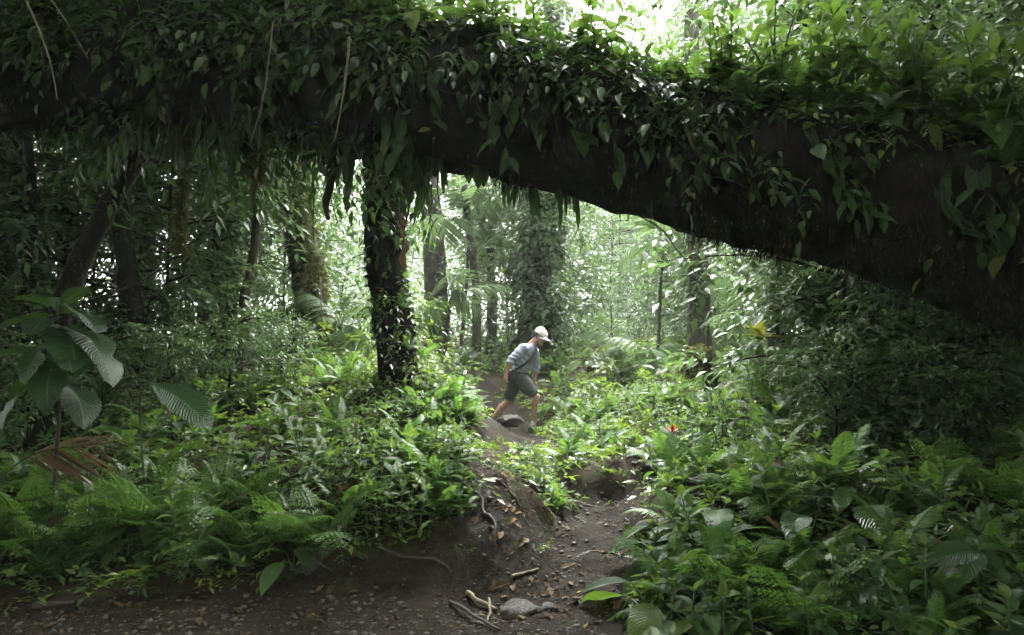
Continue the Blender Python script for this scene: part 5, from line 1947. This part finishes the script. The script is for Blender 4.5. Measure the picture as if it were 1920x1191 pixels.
# litter of leaf scraps and twigs too small to count
rg = np.random.default_rng(44)
n = 11000
x = rg.uniform(-4.3, 2.0, n)
y = 3.4 + 4.6 * rg.uniform(0, 1, n) ** 1.3
z = hgt(x, y)
ok = is_soil(x, y, z) & (fbm(np.stack([x, y, z], -1) * 1.7, 3, 78) > -.25)
B = np.stack([x, y, z + .004], -1)[ok]
m = len(B)
d = rg.normal(0, 1, (m, 3)) * np.array([1, 1, .18])
ln = .012 + .045 * rg.uniform(0, 1, m) ** 2
V, T = leafcloud(B, d, np.array([0, 0, 1.0]) + rg.normal(0, .35, (m, 3)), ln, ln * rg.choice([.12, .4, .5], m))
tag(link('leaf_litter', mesh_np('leaf_litter', V, T), M['brown']), 'scraps of rotting leaf and twig trodden into the track', 'leaf litter', kind='stuff')

# fallen leaves
rr = random.Random(51)
for k in range(130):
    zone = rr.random()
    if zone < .45:
        poly = [(900, 1160), (920, 1090), (1080, 1060), (1165, 1000), (1170, 1180)]
        w = 'on the trail floor'
    elif zone < .8:
        poly = [(0, 1190), (0, 1135), (420, 1110), (640, 1100), (800, 1190)]
        w = 'on the gravel track'
    else:
        poly = [(880, 1000), (900, 860), (960, 900), (1060, 1000), (960, 1050)]
        w = 'on the earth bank'
    g = G(*rand_in(poly, rr))
    if g is None:
        continue
    o = link('fallen_leaf', rr.choice(LM['dead']), None)
    sl = [float(hgt(g[0] + .05, g[1])[0] - hgt(g[0] - .05, g[1])[0]) / .1, float(hgt(g[0], g[1] + .05)[0] - hgt(g[0], g[1] - .05)[0]) / .1]
    nrm_ = Vector((-sl[0], -sl[1], 1)).normalized()
    o.matrix_world = Matrix.Translation(Vector(g) + nrm_ * .012) @ nrm_.to_track_quat('Z', 'Y').to_matrix().to_4x4() @ Matrix.Rotation(rr.uniform(0, 6.28), 4, 'Z') @ Matrix.Scale(rr.uniform(.05, .12), 4)
    tag(o, 'curled brown dead leaf lying ' + w, 'dead leaf', 'dead leaves ' + w)

# ------------------------------------------------------------------ plants that stand out
rr = random.Random(61)


def custom(name, label, cat, loc, stem_mesh, stem_mat, leaves, stem_name='stem'):
    e_ = empty(name, loc, label, cat)
    if stem_mesh is not None:
        link(stem_name, stem_mesh, stem_mat, e_)
    for nm, me_, mx in leaves:
        link(nm, me_, None, e_, mx)
    return e_


def toward(p, q):
    """rotation whose +y runs from p to q, +z as far up as can be"""
    d = (Vector(q) - Vector(p)).normalized()
    x = d.cross(Vector((0, 0, 1))).normalized()
    z = x.cross(d)
    return Matrix((x, d, z)).transposed().to_4x4()


# the big ribbed-leaved plant on the left: leaves from pixel base to pixel tip
y0 = 5.5
bx = P(108, 640, y0)
b = on_ground(bx[0], y0)
g = tube(spline([np.array([0, 0, -.05]), P(112, 760, y0) - b, P(108, 600, y0) - b, P(106, 566, y0) - b], 14), [.014 - .0005 * i for i in range(14)], 7)
lv = []
for (p0, p1, y1, roll) in [((106, 580), (40, 552), y0 - .1, .3), ((108, 585), (160, 540), y0 - .05, -.3), ((106, 590), (-20, 640), y0 - .35, .3), ((112, 588), (185, 615), y0 - .35, -.3),
                           ((112, 620), (200, 650), y0 - .3, -.2), ((112, 640), (230, 690), y0 - .2, -.4), ((108, 670), (75, 740), y0 - .4, .2), ((112, 660), (130, 700), y0 - .5, 0), ((106, 660), (-30, 680), y0 - .2, .2), ((106, 700), (-20, 790), y0 - .4, .3), ((108, 690), (20, 735), y0 - .1, .2), ((107, 584), (90, 545), y0 + .2, 0), ((110, 600), (60, 620), y0 - .45, .1), ((110, 610), (150, 665), y0 - .45, -.1), ((110, 640), (40, 690), y0 - .4, .2), ((112, 720), (170, 770), y0 - .3, -.2)]:
    A_, B_ = P(p0[0], p0[1], y0) - b, P(p1[0], p1[1], y1) - b
    ln = float(np.linalg.norm(B_ - A_)) * 1.12
    lv.append(('leaf', rr.choice(LM['ribbed']), Matrix.Translation(Vector(A_)) @ toward(A_, B_ + np.array([0, 0, .25 * ln])) @ Matrix.Rotation(roll, 4, 'Y') @ Matrix.Scale(ln * 1.1, 4)))
custom('ribbed_leaved_plant', 'tall dark plant with huge ribbed glossy leaves at the edge of the gloom', 'plant', b, g.mesh('ribbed_stem'), M['wood'], lv)
# the single broad leaf hanging out of the dark
y0 = 5.6
b = on_ground(P(250, 700, y0)[0], y0 + .3)
A_, B_ = P(282, 718, y0) - b, P(382, 775, y0 - .25) - b
g = tube(spline([np.array([0, 0, -.05]), (P(262, 760, y0 + .1) - b), A_], 10), .008, 6)
ln = float(np.linalg.norm(B_ - A_)) * 1.1
custom('large_leaved_plant', 'single large drooping oval leaf hanging out over the shaded slope', 'plant', b, g.mesh('single_stalk'), M['stem'], [('leaf', LM['ribbed'][0], Matrix.Translation(Vector(A_)) @ toward(A_, B_ + np.array([0, 0, .06])) @ Matrix.Rotation(.5, 4, 'Y') @ Matrix.Scale(ln, 4))], 'stalk')
# dead brown palm frond
p0, p1 = P(20, 880, 5.55), P(225, 832, 5.35)
o = link('dead_frond', LM['deadpalm'][0], None)
o.matrix_world = Matrix.Translation(Vector(p0)) @ toward(p0, p1 + np.array([0, 0, .12])) @ Matrix.Rotation(.75, 4, 'Y') @ Matrix.Scale(.85, 4)
tag(o, 'withered brown palm frond draped over the shaded slope', 'dead frond')
for k, (a, b_, s) in enumerate([(1092, 655, .5), (1118, 650, .42)]):
    p0 = P(a, b_, 12.3)
    o = link('dead_frond', LM['deadpalm'][1], None)
    o.matrix_world = Matrix.Translation(Vector(p0)) @ Matrix.Rotation(R(-95 + 40 * k), 4, 'Z') @ Matrix.Scale(s, 4)
    tag(o, ('drooping orange brown dead frond at the back of the bright thicket', 'shorter curled dead frond beside the drooping one in the thicket')[k], 'dead frond')
# yellow leaves on the right bank
g0 = on_ground(P(1430, 690, 9.0)[0], 9.0)
hs_ = float(P(1430, 632, 9.0)[2] - g0[2])
lv = []
for k, (az, el) in enumerate([(.9, 20), (1.9, 45), (3.1, 15), (4.2, 10), (5.3, 25), (2.5, 60)]):
    lv.append(('leaf', LM['yellow'][0], LMx((0, 0, hs_), az, R(el), .1, .32)))
custom('yellow_leaved_plant', 'plant with a few yellowish leaves under the fallen tree edge', 'plant', g0, tube([(0, 0, -.05), (0, 0, hs_ * .5), (0, 0, hs_)], .009, 6).mesh('yellow_stem'), M['stem'], lv)
# red flower
M['red'] = plain('red_bract', (0.55, 0.06, 0.02), 0.4, 0.3, 20)
g0 = G(1262, 905)
lv = []
for k in range(9):
    lv.append(('leaf', rr.choice(LM['bright']), LMx((0, 0, .08 + .035 * k), k * 2.4, R(15 + 4 * k), 0, .26)))
fl = Geo()
for k, (az, el) in enumerate([(-1.4, 20), (-.5, 30), (.5, 20), (1.4, 25), (3.0, 40)]):
    leaf_geo(.10, .03, 'lance', 5, .5, -.5, 0, 1, 0, k, fl, LMx((0, 0, .44), az, R(el), 0, 1))
e = custom('flowering_plant', 'leafy plant with a small spray of red flowers at the trail edge', 'plant', g0, tube([(0, 0, -.05), (0, 0, .25), (0, 0, .44)], .006, 6).mesh('flower_stem'), M['stem'], lv)
link('flower', fl.mesh('flower'), M['red'], e)
# big oval leaves in the right foreground
def leafy(name, label, base, stem_pts, leaves, kind, y0, nm='leaf'):
    b_ = base
    g_ = tube(spline([np.array([0, 0, -.05])] + [P(*q) - b_ for q in stem_pts], 12), .009, 6)
    lv_ = []
    for (p0, p1, roll) in leaves:
        A0, B0 = P(*p0) - b_, P(*p1) - b_
        ln_ = float(np.linalg.norm(B0 - A0)) * 1.08
        lv_.append((nm, rr.choice(LM[kind]), Matrix.Translation(Vector(A0)) @ toward(A0, B0 + np.array([0, 0, .22 * ln_])) @ Matrix.Rotation(roll, 4, 'Y') @ Matrix.Scale(ln_, 4)))
    return custom(name, label, 'plant', b_, g_.mesh(name + '_stem'), M['stem'], lv_)


leafy('large_leaved_plant', 'plant with huge oval veined leaves low in the dark right undergrowth', on_ground(P(1830, 1060, 3.9)[0], 3.95), [(1832, 1100, 3.9), (1836, 1030, 3.9)],
      [((1838, 1032, 3.9), (1885, 1098, 3.75), .5), ((1834, 1034, 3.9), (1745, 1062, 3.8), -.5), ((1836, 1028, 3.9), (1765, 1000, 4.1), -.3), ((1838, 1034, 3.9), (1785, 1095, 3.75), -.2), ((1838, 1030, 3.9), (1900, 1015, 4.0), .4)], 'broad', 3.9)
leafy('large_leaved_plant', 'low plant with pale green broad ribbed leaves at the foot of the right undergrowth', on_ground(P(1590, 1130, 4.0)[0], 4.05), [(1595, 1150, 4.0), (1598, 1120, 4.0)],
      [((1598, 1120, 4.0), (1530, 1130, 3.75), -.4), ((1598, 1118, 4.0), (1580, 1078, 4.0), 0), ((1600, 1120, 4.0), (1640, 1132, 3.75), .3), ((1600, 1118, 4.0), (1660, 1105, 4.0), .2), ((1598, 1122, 4.0), (1570, 1165, 3.7), 0)], 'bright', 4.0)
# fern trailing down the low end of the log, and the dark paired leaves on its top
p_, n_ = log_at(1790, 62)
o = custom('hanging_fern', 'long fern frond hanging down the dark low end of the fallen tree', 'fern', p_, tube([(0, .03, .02), (0, -.02, .0)], [.012, .008], 6).mesh('fern_base'), M['stem'],
           [('frond', LM['fern'][2], Matrix.Rotation(math.pi, 4, 'Z') @ Matrix.Rotation(R(-72), 4, 'X') @ Matrix.Scale(.72, 4)), ('frond', LM['fern'][0], Matrix.Rotation(math.pi + .6, 4, 'Z') @ Matrix.Rotation(R(-55), 4, 'X') @ Matrix.Scale(.45, 4))], 'base')
p_, n_ = log_at(1345, 80)
leafy('large_leaved_plant', 'stalked plant with big dark paired leaves on the top of the fallen tree', p_, [(1350, 170, 5.5), (1362, 130, 5.45)],
      [((1362, 130, 5.45), (1420, 85, 5.3), .4), ((1362, 132, 5.45), (1332, 160, 5.3), .2), ((1360, 128, 5.45), (1345, 85, 5.4), -.3), ((1362, 134, 5.45), (1415, 130, 5.2), .2), ((1350, 165, 5.5), (1300, 150, 5.4), -.2)], 'heart', 5.4)
# mossy stump with a bent arm
y0 = 10.4
b = on_ground(P(1335, 700, y0)[0], y0)
e = empty('mossy_stump', b, 'moss bearded bent stump with a bare upright stick in the thicket', 'stump')
A = spline([(0, 0, -.1), P(1332, 690, y0) - b, P(1322, 662, y0) - b, P(1300, 668, y0 - .2) - b, P(1286, 700, y0 - .3) - b], 26)
link('trunk', tube(A, [.10 - .002 * i for i in range(26)], 12, None, True, .25, 6, 3).mesh('stump_trunk'), M['mossbark'], e)
A4 = np.concatenate([A, np.full((26, 1), .09)], 1)
moss_on(A4, A4[:, 3], np.zeros(3), 5000, .09, e, 65, wid=.006)
link('upright_stick', tube(spline([P(1327, 675, y0) - b, P(1326, 640, y0) - b, P(1328, 606, y0) - b], 8), .02, 7, None, True, .2, 9, 2).mesh('upright_stick'), M['wood'], e)
# bearded thick roots hanging off the log
for k, (px, ln, r_) in enumerate([(375, 1.15, .05), (515, .7, .045), (640, .62, .05)]):
    p, n_ = log_at(px, -85)
    A = spline([p + np.array([0, 0, .1]), p + np.array([.02, 0, -ln * .4]), p + np.array([-.03, .02, -ln * .75]), p + np.array([.0, 0, -ln])], 20) - log_off
    link('hanging_root', tube(A, [r_ * (1 - .6 * i / 19) for i in range(20)], 9, None, True, .3, 6, k).mesh('thick_root'), M['mossbark'], log_root)
    A4 = np.concatenate([A, np.full((20, 1), r_ * .8)], 1)
    moss_on(A4, A4[:, 3], np.zeros(3), 2200, .07, log_root, 66 + k, wid=.004)


# lianas
def liana(pix, r, mat, lab, seed, leaf=0):
    pts_ = [P(*q) for q in pix]
    b_ = pts_[0]
    A_ = spline(pts_, 30) - b_
    o_ = link('liana', tube(A_, [r * (1 - .5 * i / 29) for i in range(30)], 6, None, True, .15, 20, seed).mesh('liana'), mat)
    o_.location = tuple(b_)
    tag(o_, lab, 'liana')


liana([(512, 40, 5.35), (502, 130, 5.35), (490, 200, 5.35), (468, 272, 5.35)], .006, M['vine'], 'pale thin vine hanging down the leafy thick end of the fallen tree', 1)
liana([(40, -20, 5.4), (75, 60, 5.35), (95, 120, 5.35), (108, 188, 5.35)], .008, M['vine'], 'bent pale twig dangling before the leafy thick end of the fallen tree', 2)
liana([(90, -10, 5.4), (130, 50, 5.35), (165, 110, 5.35)], .005, M['vine'], 'straight pale twig slanting beside the bent dangling twig', 3)
liana([(655, 70, 5.3), (650, 130, 5.3), (640, 200, 5.3), (629, 262, 5.35)], .012, M['vine'], 'strip of torn pale bark hanging on the dark fallen tree', 4)
liana([(690, 300, 6.3), (730, 390, 6.5), (770, 470, 6.7), (800, 530, 6.9)], .006, M['vine'], 'slanting vine crossing in front of the thick mossy trunk', 5)
liana([(150, 570, 7.0), (260, 530, 7.0), (330, 480, 7.0), (400, 420, 7.0)], .012, M['wood'], 'long thin branch slanting up through the gloom', 6)
liana([(800, 160, 5.35), (870, 180, 5.33), (955, 170, 5.33), (945, 230, 5.35), (940, 290, 5.5)], .005, M['wood'], 'looping rootlet on the dark side of the fallen tree over the trail', 7)
liana([(1180, 395, 5.9), (1240, 430, 6.0), (1270, 470, 6.2), (1310, 520, 6.6)], .007, M['wood'], 'thin drooping vine under the edge of the fallen tree', 8)
liana([(600, 520, 10.8), (603, 580, 10.8), (606, 640, 10.9)], .012, M['vine'], 'thin straight vine beside the slim mossy tree', 9)

# ------------------------------------------------------------------ haze
HZ = [(-120, 120), (-40, 200), (-8, 32)]
V = [(x, y, z) for z in HZ[2] for y in HZ[1] for x in HZ[0]]
Fc = [(0, 2, 3, 1), (4, 5, 7, 6), (0, 1, 5, 4), (2, 6, 7, 3), (0, 4, 6, 2), (1, 3, 7, 5)]
hm, nt, N, L, out = new_mat('mist')
pv_ = N.new('ShaderNodeVolumePrincipled')
pv_.inputs['Color'].default_value = (0.93, 0.96, 0.95, 1)
pv_.inputs['Density'].default_value = 0.0019
pv_.inputs['Anisotropy'].default_value = 0.0
L.new(pv_.outputs[0], out.inputs['Volume'])
o = link('haze', mesh_py('haze', V, Fc, None, False), hm)
tag(o, 'thin pale mist hanging through the whole forest', 'mist', kind='stuff')
